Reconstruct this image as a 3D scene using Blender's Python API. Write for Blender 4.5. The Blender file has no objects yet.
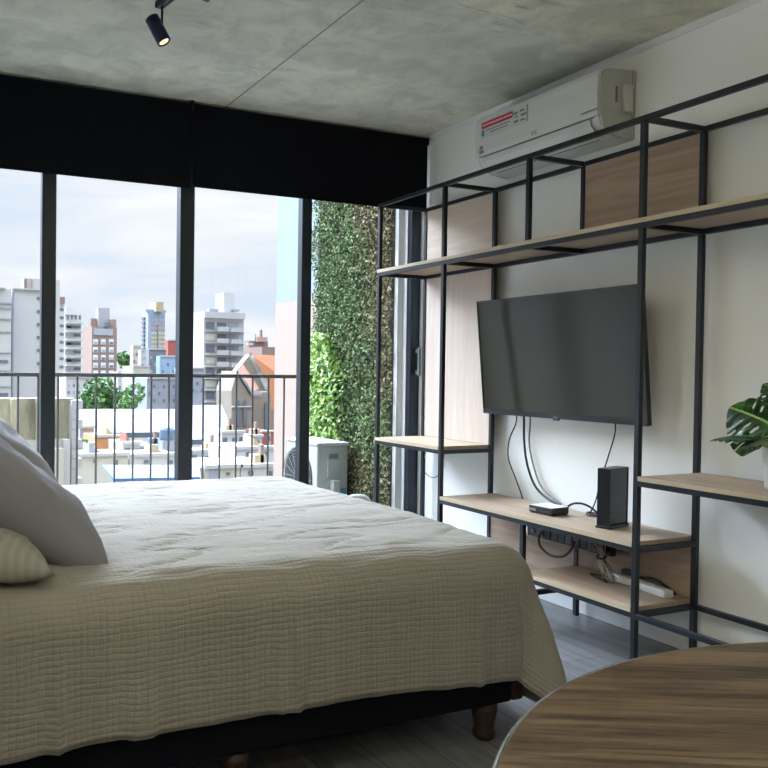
import bpy, bmesh, math, random
from mathutils import Vector, Matrix, noise, Euler
random.seed(7)
C = bpy.context.scene.collection
PI = math.pi
# ------------------------------------------------------------------ camera
YAW, PITCH, ROLL, FPX, CXP = -.4063, -.0184, .0114, 799.18, 238.8
CAM = Vector((0, 0, 1.1594))
_cy, _sy = math.cos(YAW), math.sin(YAW)
_f = Vector((-_sy, _cy, 0)); _r = Vector((_cy, _sy, 0)); _u = Vector((0, 0, 1))
FW = _f * math.cos(PITCH) + _u * math.sin(PITCH)
_u2 = _u * math.cos(PITCH) - _f * math.sin(PITCH)
RT = _r * math.cos(ROLL) + _u2 * math.sin(ROLL)
UP = _u2 * math.cos(ROLL) - _r * math.sin(ROLL)
def at(u, v, Y):
    d = FW * FPX + RT * (u - CXP) - UP * (v - 384)
    return CAM + d * ((Y - CAM.y) / d.y)
cd = bpy.data.cameras.new('camera'); cam = bpy.data.objects.new('camera', cd); C.objects.link(cam)
m3 = Matrix((RT, UP, -FW)).transposed()
cam.matrix_world = Matrix.Translation(CAM) @ m3.to_4x4()
cd.sensor_width = 36; cd.sensor_fit = 'HORIZONTAL'; cd.lens = 36 * FPX / 768
cd.shift_x = (384 - CXP) / 768; cd.clip_start = .02; cd.clip_end = 2000
bpy.context.scene.camera = cam
# ------------------------------------------------------------------ materials
def lin(c):
    return tuple(((x / 255) / 12.92 if x / 255 <= .04045 else ((x / 255 + .055) / 1.055) ** 2.4) for x in c) + (1,)
class NT:
    def __init__(s, name):
        s.m = bpy.data.materials.new(name); s.m.use_nodes = True
        s.t = s.m.node_tree; s.n = s.t.nodes; s.l = s.t.links
        s.b = s.n['Principled BSDF']
    def add(s, kind, ins=None, **kw):
        n = s.n.new(kind)
        for k, v in kw.items(): setattr(n, k, v)
        if ins:
            for k, v in ins.items(): s.put(n, k, v)
        return n
    def put(s, n, k, v):
        if isinstance(v, bpy.types.NodeSocket): s.l.new(v, n.inputs[k])
        else: n.inputs[k].default_value = v
    def coord(s, which='Object', scale=(1, 1, 1), rot=(0, 0, 0)):
        tc = s.add('ShaderNodeTexCoord')
        v = tc.outputs[which]
        if any(rot): v = s.add('ShaderNodeMapping', {'Vector': v, 'Rotation': rot}).outputs[0]
        return s.add('ShaderNodeMapping', {'Vector': v, 'Scale': scale}).outputs[0]
    def noise(s, vec, scale, detail=4, rough=.55, dist=0):
        return s.add('ShaderNodeTexNoise', {'Vector': vec, 'Scale': scale, 'Detail': detail, 'Roughness': rough, 'Distortion': dist}).outputs[0]
    def ramp(s, fac, stops):
        r = s.add('ShaderNodeValToRGB', {'Fac': fac}); e = r.color_ramp.elements
        while len(e) < len(stops): e.new(.5)
        for el, (p, c) in zip(e, stops): el.position = p; el.color = c
        return r.outputs[0]
    def mix(s, fac, a, b, mode='MIX'):
        n = s.n.new('ShaderNodeMix'); n.data_type = 'RGBA'; n.blend_type = mode
        for k, v in ((0, fac), (6, a), (7, b)):
            if isinstance(v, bpy.types.NodeSocket): s.l.new(v, n.inputs[k])
            else: n.inputs[k].default_value = v
        return n.outputs[2]
    def math(s, op, a, b=0.0, c=0.0):
        n = s.n.new('ShaderNodeMath'); n.operation = op
        for k, v in ((0, a), (1, b), (2, c)):
            if isinstance(v, bpy.types.NodeSocket): s.l.new(v, n.inputs[k])
            else: n.inputs[k].default_value = v
        return n.outputs[0]
    def bump(s, h, strength=.3, dist=.01):
        b = s.add('ShaderNodeBump', {'Height': h, 'Strength': strength, 'Distance': dist})
        s.l.new(b.outputs[0], s.b.inputs['Normal']); return b
    def set(s, **kw):
        for k, v in kw.items(): s.put(s.b, k.replace('_', ' '), v)
        return s
def plain(name, rgb, rough=.5, metal=0, var=.06, scale=20, bump=0, spec=.5):
    t = NT(name); v = t.coord(); n = t.noise(v, scale)
    c = lin(rgb); d = tuple(x * (1 - var * 2) for x in c[:3]) + (1,)
    t.set(Base_Color=t.mix(n, c, d), Roughness=rough, Metallic=metal)
    t.b.inputs['Specular IOR Level'].default_value = spec
    if bump: t.bump(n, bump, .005)
    return t.m
M = {}
def mat(k, *a, **kw):
    M[k] = plain(k, *a, **kw); return M[k]
mat('black_metal', (32, 37, 44), .38, .3, scale=60)
mat('mullion_metal', (40, 48, 54), .45, .3)
mat('jamb_metal', (36, 44, 52), .4, .3)
mat('white_plastic', (205, 205, 200), .35, var=.02)
mat('ac_side', (186, 186, 180), .45, var=.02)
mat('dark_gap', (30, 32, 34), .6)
mat('red_print', (190, 40, 45), .5, var=.02)
mat('grey_print', (120, 124, 122), .5, var=.02)
mat('pale_print', (222, 224, 222), .3, var=.02)
mat('sticker_base', (196, 200, 198), .4, var=.02)
mat('teal_print', (70, 150, 150), .4, var=.02)
mat('black_plastic', (22, 25, 30), .35, var=.1)
mat('modem_grey', (66, 70, 76), .5, bump=.2, scale=300)
mat('cable_black', (22, 22, 24), .5)
mat('cable_red', (74, 38, 38), .5)
mat('cable_beige', (176, 168, 152), .6)
mat('cable_grey', (120, 122, 122), .6)
mat('chrome', (200, 200, 198), .2, 1)
mat('pot_white', (225, 225, 222), .35, var=.02)
mat('soil', (52, 40, 30), .9, scale=90, bump=.5)
mat('bed_base_black', (17, 20, 27), .9, scale=120, bump=.2, spec=.1)
mat('bed_wood', (50, 30, 23), .55, scale=30, var=.2)
mat('trim_white', (215, 217, 216), .5, var=.02)
mat('outdoor_white', (176, 180, 176), .5, scale=12)
mat('grille_grey', (120, 124, 122), .6)
mat('lamp_navy', (26, 34, 72), .4, .2)
mat('balcony_tile', (170, 165, 158), .7)
mat('rail_metal', (92, 90, 88), .5, .3)
mat('mattress_side', (200, 198, 190), .8)
def wall_paint():
    t = NT('wall_paint'); v = t.coord(); n = t.noise(v, 1.3, 3); f = t.noise(v, 160, 2)
    t.set(Base_Color=t.mix(n, lin((236, 236, 231)), lin((228, 229, 225))), Roughness=.85); t.bump(f, .08, .002); return t.m
M['wall'] = wall_paint()
def concrete():
    t = NT('ceiling_concrete'); v = t.coord()
    a = t.noise(v, 1.1, 6, .6); b = t.noise(v, 5, 8, .7, .6); st = t.noise(t.coord('Object', (1.2, 7, 1)), 2.2, 8, .75, .4)
    col = t.ramp(a, [(.3, lin((186, 187, 172))), (.52, lin((206, 206, 190))), (.72, lin((226, 221, 192)))])
    pat = t.ramp(b, [(.42, (0, 0, 0, 1)), (.6, (1, 1, 1, 1))])
    col = t.mix(t.math('MULTIPLY', pat, .4), col, lin((138, 141, 132)))
    sm = t.ramp(st, [(.56, (0, 0, 0, 1)), (.62, (1, 1, 1, 1))])
    reg = t.ramp(t.noise(v, .9, 2), [(.5, (0, 0, 0, 1)), (.62, (1, 1, 1, 1))])
    col = t.mix(t.math('MULTIPLY', t.math('MULTIPLY', sm, reg), .75), col, lin((128, 128, 112)))
    sp = t.ramp(t.noise(v, 34, 3, .6), [(.68, (0, 0, 0, 1)), (.72, (1, 1, 1, 1))])
    col = t.mix(t.math('MULTIPLY', sp, .3), col, lin((110, 110, 100)))
    t.set(Base_Color=col, Roughness=.8); t.bump(b, .3, .01); return t.m
M['concrete'] = concrete()
def oak(name, axis, light, mid, dark):
    sc = {'y': (14, 1.0, 14), 'x': (1.0, 14, 14), 'z': (14, 14, 1.0)}[axis]
    t = NT(name); v = t.coord('Object', sc)
    n = t.noise(v, 1.6, 6, .62, .8); w = t.noise(t.coord('Object', tuple(x * 3 for x in sc)), 3, 4, .7)
    col = t.ramp(n, [(.28, lin(dark)), (.5, lin(mid)), (.72, lin(light))])
    col = t.mix(t.math('MULTIPLY', w, .3), col, lin(dark))
    t.set(Base_Color=col, Roughness=.48); t.bump(w, .06, .002); return t.m
M['oak'] = oak('oak_board', 'y', (182, 162, 140), (166, 146, 124), (142, 122, 101))
M['oak_edge'] = oak('oak_edge', 'y', (196, 180, 154), (182, 166, 140), (164, 146, 120))
M['oak_panel'] = oak('oak_panel', 'y', (180, 157, 134), (160, 137, 116), (134, 113, 94))
M['oak_glare'] = oak('oak_glare_panel', 'y', (206, 192, 176), (194, 178, 162), (180, 163, 147))  # whitish glare put into the oak colour
M['oak_upright'] = oak('oak_upright_panel', 'z', (206, 192, 178), (194, 178, 164), (184, 166, 152))  # upright grain, its tones lightened by the same painted glare
def floor_mat():
    t = NT('floor_planks'); v = t.coord('Object', (1, 1, 1), (0, 0, PI / 2))
    br = t.add('ShaderNodeTexBrick', {'Vector': v, 'Color1': (.38, .38, .38, 1), 'Color2': (.8, .8, .8, 1), 'Mortar': (.0, .0, .0, 1), 'Scale': 1.0, 'Mortar Size': .004, 'Brick Width': 1.2, 'Row Height': .19, 'Bias': 0.0})
    br.offset = .37
    g = t.noise(t.coord('Object', (9, .9, 1)), 2.5, 8, .65, .8)
    col = t.ramp(g, [(.3, lin((84, 86, 89))), (.5, lin((112, 114, 117))), (.7, lin((136, 137, 139)))])
    col = t.mix(.6, col, br.outputs[0], 'MULTIPLY')
    t.set(Base_Color=col, Roughness=.33); t.bump(g, .08, .003); return t.m
M['floor'] = floor_mat()
def table_mat():
    t = NT('table_striped_veneer'); r = (0, 0, math.atan2(.101, .199))
    n = t.noise(t.coord('Object', (1.6, 26, 1), r), 1.6, 8, .68, .35)
    n2 = t.noise(t.coord('Object', (2.4, 62, 1), r), 1.5, 7, .7, .3); n3 = t.noise(t.coord('Object', (.5, 9, 1), r), 2, 3)
    col = t.ramp(n, [(.36, lin((58, 45, 34))), (.46, lin((78, 63, 48))), (.56, lin((100, 84, 65))), (.7, lin((118, 101, 81)))])
    st = t.ramp(n2, [(.465, (1, 1, 1, 1)), (.495, (0, 0, 0, 1))]); reg = t.ramp(n3, [(.35, (.35, .35, .35, 1)), (.6, (1, 1, 1, 1))])
    col = t.mix(t.math('MULTIPLY', t.math('MULTIPLY', st, reg), .9), col, lin((24, 17, 13)))
    t.set(Base_Color=col, Roughness=.42); t.bump(n2, .1, .002); return t.m
M['table'] = table_mat()
def quilt():
    t = NT('quilted_coverlet'); tc = t.add('ShaderNodeTexCoord'); uv = tc.outputs['UV']
    nz = t.noise(uv, 3.0, 3)
    nzv = t.add('ShaderNodeTexNoise', {'Vector': uv, 'Scale': 9.0, 'Detail': 3.0}).outputs[1]
    uvd = t.mix(.010, uv, nzv, 'LINEAR_LIGHT')
    sep = t.add('ShaderNodeSeparateXYZ', {'Vector': uvd})
    a = t.math('ABSOLUTE', t.math('SINE', t.math('MULTIPLY', sep.outputs[1], PI / .0165)))
    b = t.math('ABSOLUTE', t.math('SINE', t.math('MULTIPLY', sep.outputs[0], PI / .0165)))
    a = t.math('POWER', a, .5); b = t.math('POWER', b, .4)
    h = t.math('MULTIPLY', t.math('MULTIPLY_ADD', b, .5, .5), a)
    n2 = t.noise(uv, 26, 4, .65)
    n4 = t.add('ShaderNodeTexNoise', {'Vector': t.add('ShaderNodeMapping', {'Vector': uv, 'Scale': (9, 60, 1)}).outputs[0], 'Scale': 1.0, 'Detail': 5.0, 'Roughness': .7}).outputs[0]
    n5 = t.add('ShaderNodeTexNoise', {'Vector': t.add('ShaderNodeMapping', {'Vector': uv, 'Scale': (34, 3, 1)}).outputs[0], 'Scale': 1.0, 'Detail': 3.0}).outputs[0]
    hh = t.math('ADD', t.math('ADD', t.math('MULTIPLY', h, .75), t.math('MULTIPLY', n2, .8)), t.math('MULTIPLY', t.math('ADD', n4, n5), .9))
    col = t.mix(nz, lin((142, 138, 129)), lin((133, 128, 118)))
    col = t.mix(t.math('MULTIPLY', t.math('SUBTRACT', 1.0, h), .10), col, lin((124, 116, 100)))
    t.set(Base_Color=col, Roughness=.85); t.b.inputs['Sheen Weight'].default_value = .15
    t.b.inputs['Specular IOR Level'].default_value = .2
    t.bump(hh, .55, .005); return t.m
M['quilt'] = quilt()
def fabric(name, c1, c2, sc=260, rough=.85, stripes=None):
    t = NT(name); v = t.coord(); n = t.noise(v, 4, 4); f = t.noise(v, sc, 2)
    col = t.mix(n, lin(c1), lin(c2))
    if stripes:
        w = t.add('ShaderNodeTexWave', {'Vector': t.coord('Object', (1, 1, 1), (0, 0, .35)), 'Scale': stripes, 'Distortion': 1.0})
        col = t.mix(t.math('MULTIPLY', w.outputs[1], .28), col, lin((112, 108, 96)))
    t.set(Base_Color=col, Roughness=rough); t.bump(f, .15, .002); t.b.inputs['Specular IOR Level'].default_value = .2; return t.m
M['cushion_grey'] = fabric('cushion_grey', (134, 133, 138), (122, 121, 127))
M['cushion_grey2'] = fabric('cushion_pale_grey', (142, 141, 142), (134, 132, 134))
M['cushion_stripe'] = fabric('cushion_stripe', (158, 156, 148), (146, 144, 137), stripes=13)
def blind_mat():
    t = NT('blackout_fabric'); v = t.coord(); n = t.noise(v, 300, 2)
    t.set(Base_Color=t.mix(n, (.004, .005, .007, 1), (.008, .009, .012, 1)), Roughness=.9); t.b.inputs['Specular IOR Level'].default_value = .08; return t.m
M['blind'] = blind_mat()
def screen():
    t = NT('tv_screen'); n = t.noise(t.coord(), 2, 2)
    t.set(Base_Color=t.mix(n, (.022, .022, .012, 1), (.03, .029, .017, 1)), Roughness=.16)
    t.b.inputs['Specular IOR Level'].default_value = .4; return t.m
M['screen'] = screen()
def glass():
    t = NT('window_glass'); t.set(Base_Color=(.97, .99, 1, 1), Roughness=0.0)
    n = t.noise(t.coord(), 1.0, 1)
    tr = t.add('ShaderNodeBsdfTransparent', {'Color': (.97, .985, .99, 1)})
    gl = t.add('ShaderNodeBsdfGlossy', {'Roughness': .01})
    mx = t.add('ShaderNodeMixShader', {0: t.math('MULTIPLY_ADD', n, .004, .008)})
    t.l.new(tr.outputs[0], mx.inputs[1]); t.l.new(gl.outputs[0], mx.inputs[2])
    t.l.new(mx.outputs[0], t.n['Material Output'].inputs['Surface']); return t.m
M['glass'] = glass()
def emit(name, rgb, s):
    t = NT(name); t.set(Base_Color=(.8, .8, .8, 1)); t.b.inputs['Emission Color'].default_value = lin(rgb); t.b.inputs['Emission Strength'].default_value = s; return t.m
M['lamp_glow'] = emit('lamp_glow', (255, 196, 140), .7)
M['fill_glow'] = emit('fill_glow', (255, 240, 222), 7)  # glow of the added fill panels
def leaf_mat(name, cols, scale=1.5, trans=.0):
    t = NT(name); v = t.coord(); g = t.add('ShaderNodeNewGeometry')
    k = t.math('ADD', t.math('MULTIPLY', t.noise(v, scale, 3), .55), t.math('MULTIPLY', g.outputs['Random Per Island'], .5))
    st = [((i + .5) / len(cols) * .7 + .17, lin(c)) for i, c in enumerate(cols)]
    t.set(Base_Color=t.ramp(k, st), Roughness=.5); return t.m
# the green wall: fresh ferny plants low on one side, dried brown ivy on the other and at the foot
def greenwall():
    t = NT('green_wall_leaves'); v = t.coord(); g = t.add('ShaderNodeNewGeometry'); rnd = g.outputs['Random Per Island']
    sep = t.add('ShaderNodeSeparateXYZ', {'Vector': v}); y = sep.outputs[1]; z = sep.outputs[2]
    n = t.noise(v, 3.2, 4)
    green = t.ramp(rnd, [(.0, lin((34, 50, 30))), (.35, lin((66, 88, 50))), (.7, lin((100, 120, 74))), (1., lin((146, 160, 116)))])
    brown = t.ramp(rnd, [(.0, lin((58, 50, 36))), (.4, lin((98, 84, 60))), (.75, lin((134, 116, 88))), (1., lin((172, 158, 128)))])
    # y 4.3 (near) .. 5.35 (far)
    kb = t.math('ADD', t.math('MULTIPLY', t.math('SUBTRACT', 4.68, y), 1.2), t.math('MULTIPLY', n, 1.3))
    kb = t.math('ADD', kb, t.math('MULTIPLY', t.math('SUBTRACT', z, 1.6), .55))
    kk = t.ramp(kb, [(.62, (0, 0, 0, 1)), (1.0, (.75, .75, .75, 1))])
    col = t.mix(kk, green, brown)
    low = t.ramp(t.math('ADD', z, t.math('MULTIPLY', n, .5)), [(.75, (1, 1, 1, 1)), (.95, (0, 0, 0, 1))])
    col = t.mix(t.math('MULTIPLY', low, .6), col, brown)
    t.set(Base_Color=col, Roughness=.85); t.b.inputs['Specular IOR Level'].default_value = .12; return t.m
M['greenwall'] = greenwall()
M['fern'] = leaf_mat('fern_leaves', [(70, 108, 34), (112, 150, 50), (160, 190, 84)], 4)
M['tree'] = leaf_mat('tree_leaves', [(40, 74, 36), (70, 112, 52), (112, 150, 80)], .5)
M['trunk'] = plain('trunk_bark', (96, 80, 62), .9)
def monstera_mat():
    t = NT('monstera_leaf'); tc = t.add('ShaderNodeTexCoord'); uv = t.add('ShaderNodeSeparateXYZ', {'Vector': tc.outputs['UV']})
    u = t.math('ABSOLUTE', t.math('SUBTRACT', uv.outputs[0], .5)); v = uv.outputs[1]
    rib = t.math('ABSOLUTE', t.math('SINE', t.math('MULTIPLY', t.math('SUBTRACT', v, t.math('MULTIPLY', u, .9)), 26)))
    ribm = t.ramp(rib, [(.0, (1, 1, 1, 1)), (.16, (0, 0, 0, 1))]); mid = t.ramp(u, [(.008, (1, 1, 1, 1)), (.02, (0, 0, 0, 1))])
    n = t.noise(t.coord(), 14, 4)
    col = t.ramp(n, [(.4, lin((14, 46, 20))), (.58, lin((30, 76, 28))), (.78, lin((82, 132, 48)))])
    col = t.mix(t.math('MULTIPLY', ribm, .35), col, lin((120, 165, 80))); col = t.mix(mid, col, lin((150, 190, 100)))
    t.set(Base_Color=col, Roughness=.28); t.bump(rib, .4, .004); return t.m
M['monstera'] = monstera_mat()
mat('stem_green', (84, 128, 58), .4)
# ------------------------------------------------------------------ mesh helpers
class MB:
    def __init__(s): s.bm = bmesh.new(); s.uv = None
    def box(s, x0, x1, y0, y1, z0, z1, mtx=None):
        vs = [s.bm.verts.new((x, y, z)) for x in (x0, x1) for y in (y0, y1) for z in (z0, z1)]
        for q in ((0, 1, 3, 2), (4, 6, 7, 5), (0, 4, 5, 1), (2, 3, 7, 6), (0, 2, 6, 4), (1, 5, 7, 3)): s.bm.faces.new([vs[i] for i in q])
        if mtx:
            for v in vs: v.co = mtx @ v.co
        return s
    def prism(s, poly, axis, a, b, mtx=None):   # polygon in the two other axes, extruded along axis
        def P(p, w):
            return {'x': (w, p[0], p[1]), 'y': (p[0], w, p[1]), 'z': (p[0], p[1], w)}[axis]
        A = [s.bm.verts.new(P(p, a)) for p in poly]; B = [s.bm.verts.new(P(p, b)) for p in poly]
        n = len(poly); s.bm.faces.new(A); s.bm.faces.new(B[::-1])
        for i in range(n): s.bm.faces.new((A[i], B[i], B[(i + 1) % n], A[(i + 1) % n]))
        if mtx:
            for v in A + B: v.co = mtx @ v.co
        return s
    def lathe(s, prof, n=32, mtx=None, cap=True):   # prof (r,z)
        rings = []
        for r, z in prof: rings.append([s.bm.verts.new((r * math.cos(2 * PI * i / n), r * math.sin(2 * PI * i / n), z)) for i in range(n)])
        for a, b in zip(rings, rings[1:]):
            for i in range(n): s.bm.faces.new((a[i], a[(i + 1) % n], b[(i + 1) % n], b[i]))
        if cap: s.bm.faces.new(rings[0][::-1]); s.bm.faces.new(rings[-1])
        if mtx:
            for r in rings:
                for v in r: v.co = mtx @ v.co
        return s
    def tube(s, pts, r, n=8, smooth=True):
        pts = [Vector(p) for p in pts]
        if smooth and len(pts) > 2: pts = spline(pts)
        rings = []
        for i, p in enumerate(pts):
            d = (pts[min(i + 1, len(pts) - 1)] - pts[max(i - 1, 0)]).normalized()
            a = d.cross(Vector((.13, .27, .95))).normalized(); b = d.cross(a)
            rings.append([s.bm.verts.new(p + (a * math.cos(2 * PI * k / n) + b * math.sin(2 * PI * k / n)) * r) for k in range(n)])
        for A, B in zip(rings, rings[1:]):
            for k in range(n): s.bm.faces.new((A[k], A[(k + 1) % n], B[(k + 1) % n], B[k]))
        s.bm.faces.new(rings[0][::-1]); s.bm.faces.new(rings[-1]); return s
    def build(s, name, m, parent=None, smooth=False, bevel=0, loc=None, seg=2):
        bmesh.ops.recalc_face_normals(s.bm, faces=s.bm.faces)
        me = bpy.data.meshes.new(name); s.bm.to_mesh(me); s.bm.free()
        o = bpy.data.objects.new(name, me); C.objects.link(o)
        me.materials.append(M[m] if isinstance(m, str) else m)
        if smooth:
            for p in me.polygons: p.use_smooth = True
        if parent:
            o.parent = parent
            if parent.location.length: o.matrix_parent_inverse = Matrix.Translation(-parent.location)
        if bevel:
            b = o.modifiers.new('bevel', 'BEVEL'); b.width = bevel; b.segments = seg; b.limit_method = 'ANGLE'
            if smooth: b.harden_normals = True
        return o
def spline(pts, k=8):
    out = []; n = len(pts)
    for i in range(n - 1):
        p0, p1, p2, p3 = pts[max(i - 1, 0)], pts[i], pts[i + 1], pts[min(i + 2, n - 1)]
        for j in range(k):
            t = j / k
            out.append(.5 * ((2 * p1) + (p2 - p0) * t + (2 * p0 - 5 * p1 + 4 * p2 - p3) * t * t + (3 * p1 - p0 - 3 * p2 + p3) * t ** 3))
    out.append(pts[-1]); return out
def tag(o, label=None, cat=None, group=None, kind=None):
    if label: o['label'] = label
    if cat: o['category'] = cat
    if group: o['group'] = group
    if kind: o['kind'] = kind
    return o
def empty(name, label, cat, loc=(0, 0, 0), group=None):
    o = bpy.data.objects.new(name, None); o.location = loc; o.empty_display_size = .1; C.objects.link(o)
    return tag(o, label, cat, group)
def struct(o, label, cat): return tag(o, label, cat, kind='structure')
def B(name, m, dims, parent=None, bevel=0): return MB().box(*dims).build(name, m, parent, bevel=bevel)
def text(name, body, size, m, mtx, parent, depth=.0006):
    c = bpy.data.curves.new(name, 'FONT'); c.body = body; c.size = size; c.extrude = depth; c.align_x = 'CENTER'; c.align_y = 'CENTER'
    t = bpy.data.objects.new('tmp', c); C.objects.link(t)
    dg = bpy.context.evaluated_depsgraph_get(); me = bpy.data.meshes.new_from_object(t.evaluated_get(dg)); bpy.data.objects.remove(t)
    me.transform(mtx); me.materials.clear(); me.materials.append(M[m]); me.name = name
    o = bpy.data.objects.new(name, me); C.objects.link(o)
    if parent: o.parent = parent; o.matrix_parent_inverse = Matrix.Translation(-parent.location)
    return o
# ------------------------------------------------------------------ room shell
H = 2.6227; XW = 3.06; YD = 4.143
struct(B('floor', 'floor', (-1.7, XW + .15, -3.2, 4.27, -.1, 0)), 'grey wood-look plank floor of the room', 'floor')
struct(B('ceiling', 'concrete', (-1.85, XW + .15, -3.35, 4.27, H, H + .2)), 'bare concrete ceiling slab with stains', 'ceiling')
struct(B('wall_right', 'wall', (XW, XW + .15, -3.2, 4.27, 0, H)), 'white painted wall behind the open shelving', 'wall')
struct(B('wall_left', 'wall', (-.45, -.3, 1.3, 4.27, 0, H)), 'white painted wall behind the head of the bed', 'wall')
struct(B('wall_left_return', 'wall', (-1.7, -.45, 1.3, 1.42, 0, H)), 'short white wall returning from the bed head', 'wall')
struct(B('wall_left_back', 'wall', (-1.85, -1.7, -3.2, 1.42, 0, H)), 'white wall of the back half of the room', 'wall')
struct(B('wall_back', 'wall', (-1.85, XW + .15, -3.35, -3.2, 0, H)), 'white wall at the back of the room', 'wall')
struct(B('baseboard_right', 'trim_white', (XW - .012, XW, -3.2, YD + .03, 0, .08)), 'white baseboard along the shelving wall', 'baseboard')
mb = MB().prism([(XW - .022, H), (XW, H), (XW, H - .026), (XW - .008, H - .026), (XW - .012, H - .012)], 'y', -3.2, 4.17)
struct(mb.build('trim_1', 'trim_white'), 'thin pale cornice strip between concrete ceiling and wall', 'cornice')
B_ = B('trim_2', 'grille_grey', (1.6895, 1.6945, -3.2, 4.17, H - .0025, H + .001)); struct(B_, 'dark joint line across the concrete ceiling', 'ceiling joint')
# window wall: four tall framed panes behind blackout blinds
W = empty('window_1', None, None, (1.4, 4.2, 0)); struct(W, 'full-width glazed sliding window with dark metal frame', 'window')
y0, y1 = 4.205, 4.262
B('mullion', 'mullion_metal', (.694, .768, y0, y1, .05, H - .02), W, .004)
B('mullion', 'mullion_metal', (1.443, 1.527, y0 - .012, y1, .05, H - .02), W, .004)
B('mullion', 'mullion_metal', (2.206, 2.272, y0, y1, .05, H - .02), W, .004)
B('mullion', 'mullion_metal', (-.06, .0, y0, y1, .05, H - .02), W, .004)
j = B('jamb', 'jamb_metal', (2.975, 3.045, y0 - .01, y1, .05, H - .02), W, .003)
h = MB().box(3.014, 3.028, 4.155, 4.17, 1.13, 1.31).box(3.014, 3.028, 4.17, 4.197, 1.14, 1.165).box(3.014, 3.028, 4.17, 4.197, 1.275, 1.30).build('handle', 'cable_grey', j)
B('bottom_track', 'mullion_metal', (-.3, 3.02, y0 - .02, y1, 0, .05), W)
B('head_frame', 'mullion_metal', (-.3, 3.02, y0, y1, H - .02, H), W)
for a, b in ((.768, 1.443), (1.527, 2.206), (2.272, 2.975), (0, .694), (-.3, -.06)):
    B('pane', 'glass', (a, b, 4.230, 4.236, .05, H - .02), W)
struct(B('wall_window_return', 'wall', (3.045, XW, YD + .03, 4.27, 0, H)), 'narrow pale strip of wall beside the window jamb', 'wall')
# blinds
def blind(x0, x1, zb, label):
    t = empty('roller_blind', label, 'blind', ((x0 + x1) / 2, YD, H), 'blackout roller blinds over the window')
    mb = MB(); n = 24
    grid = []
    for i in range(n + 1):
        x = x0 + (x1 - x0) * i / n; sag = .006 * math.sin(PI * i / n)
        grid.append([mb.bm.verts.new((x, yy, z)) for yy in (YD, YD + .0015) for z in (H - .012, zb - sag)])
    for a, b in zip(grid, grid[1:]):
        mb.bm.faces.new((a[0], b[0], b[1], a[1])); mb.bm.faces.new((a[2], a[3], b[3], b[2])); mb.bm.faces.new((a[1], b[1], b[3], a[3])); mb.bm.faces.new((a[0], a[2], b[2], b[0]))
    mb.build('fabric', 'blind', t)
    R = Matrix.Translation((x0, YD + .024, H - .028)) @ Matrix.Rotation(PI / 2, 4, 'Y')
    MB().lathe([(.022, 0), (.022, x1 - x0)], 20, R).build('roller_tube', 'blind', t, smooth=False)
    for x in (x0 - .004, x1): B('bracket', 'black_metal', (x, x + .004, YD - .012, YD + .045, H - .055, H), t)
    B('bottom_bar', 'blind', (x0, x1, YD - .004, YD + .006, zb - .012, zb + .006), t)
blind(-.28, 1.482, 2.158, 'wide black roller blind over the left panes')
blind(1.494, 3.045, 2.168, 'black roller blind over the right panes, next to the shelving')
# ------------------------------------------------------------------ balcony
struct(B('wall_window_pilaster', 'pot_white', (2.928, 3.12, 4.27, 4.305, -.15, 3.1)), 'narrow white pilaster beside the green wall', 'wall')
bal = struct(B('balcony_floor', 'balcony_tile', (-1.5, 3.1, 4.27, 5.3, -.15, 0)), 'pale tiled balcony floor outside the window', 'balcony')
struct(B('wall_balcony_side', 'pot_white', (2.97, 3.12, 4.235, 5.38, -.15, 3.1)), 'white side wall of the balcony under the green wall', 'wall')
rl = empty('balcony_railing', 'thin grey metal balcony railing with vertical bars outside the window', 'railing', (1, 5.2, 0))
def rail_z(x): return 1.118
B('top_rail', 'rail_metal', (-1.5, 2.95, 5.185, 5.215, 1.098, 1.124), rl, .002)
B('bottom_rail', 'rail_metal', (-1.5, 2.95, 5.19, 5.21, .08, .1), rl)
k = -17
for i in range(-8, 17):
    x = .716 + .1253 * i
    if -1.4 < x < 2.93: MB().lathe([(.0075, .1), (.0075, 1.1)], 8, Matrix.Translation((x, 5.2, 0))).build('baluster', 'rail_metal', rl)
# green wall
def leaf_cloud(mb, pts, size, jitter=1.0):
    for p, nrm in pts:
        s = size * random.uniform(.6, 1.35)
        n = (nrm + Vector((random.gauss(0, .5), random.gauss(0, .5), random.gauss(0, .5))) * jitter).normalized()
        a = n.orthogonal().normalized(); a.rotate(Matrix.Rotation(random.uniform(0, 2 * PI), 3, n)); b = n.cross(a)
        A = mb.bm.verts.new(p - a * s); Bv = mb.bm.verts.new(p + b * s * .55 + n * s * .15); Cc = mb.bm.verts.new(p + a * s); D = mb.bm.verts.new(p - b * s * .55 + n * s * .15)
        mb.bm.faces.new((A, Bv, Cc)); mb.bm.faces.new((A, Cc, D))
gw = empty('green_wall', 'vertical green wall of small ivy leaves on the balcony side, browning towards the room', 'green wall', (2.96, 4.85, 0))
B('backing', 'soil', (2.935, 2.97, 4.31, 5.33, .02, 2.9), gw)
mb = MB(); pts = []
for i in range(24000):
    y = random.uniform(4.295, 5.345); z = random.uniform(.03, 2.9)
    d = .02 + .05 * (noise.noise(Vector((y * 5, z * 5, 0))) + .6) * random.random()
    pts.append((Vector((2.935 - d, y, z)), Vector((-1, -.25, .25))))
leaf_cloud(mb, pts, .0125)
tag(mb.build('ivy_leaves', 'greenwall', gw), kind='stuff')
mb = MB(); pts = []
for i in range(2600):
    y = random.gauss(5.12, .11); z = random.gauss(1.0, .22)
    y = min(max(y, 4.85), 5.36); z = min(max(z, .55), 1.42 - max(0, 5.1 - y) * 1.2)
    pts.append((Vector((2.91 - random.random() * .1, y, z)), Vector((-1, -.4, .5))))
leaf_cloud(mb, pts, .02)
tag(mb.build('fern_clump', 'fern', gw), kind='stuff', label='bright yellow-green ferny patch')
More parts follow.
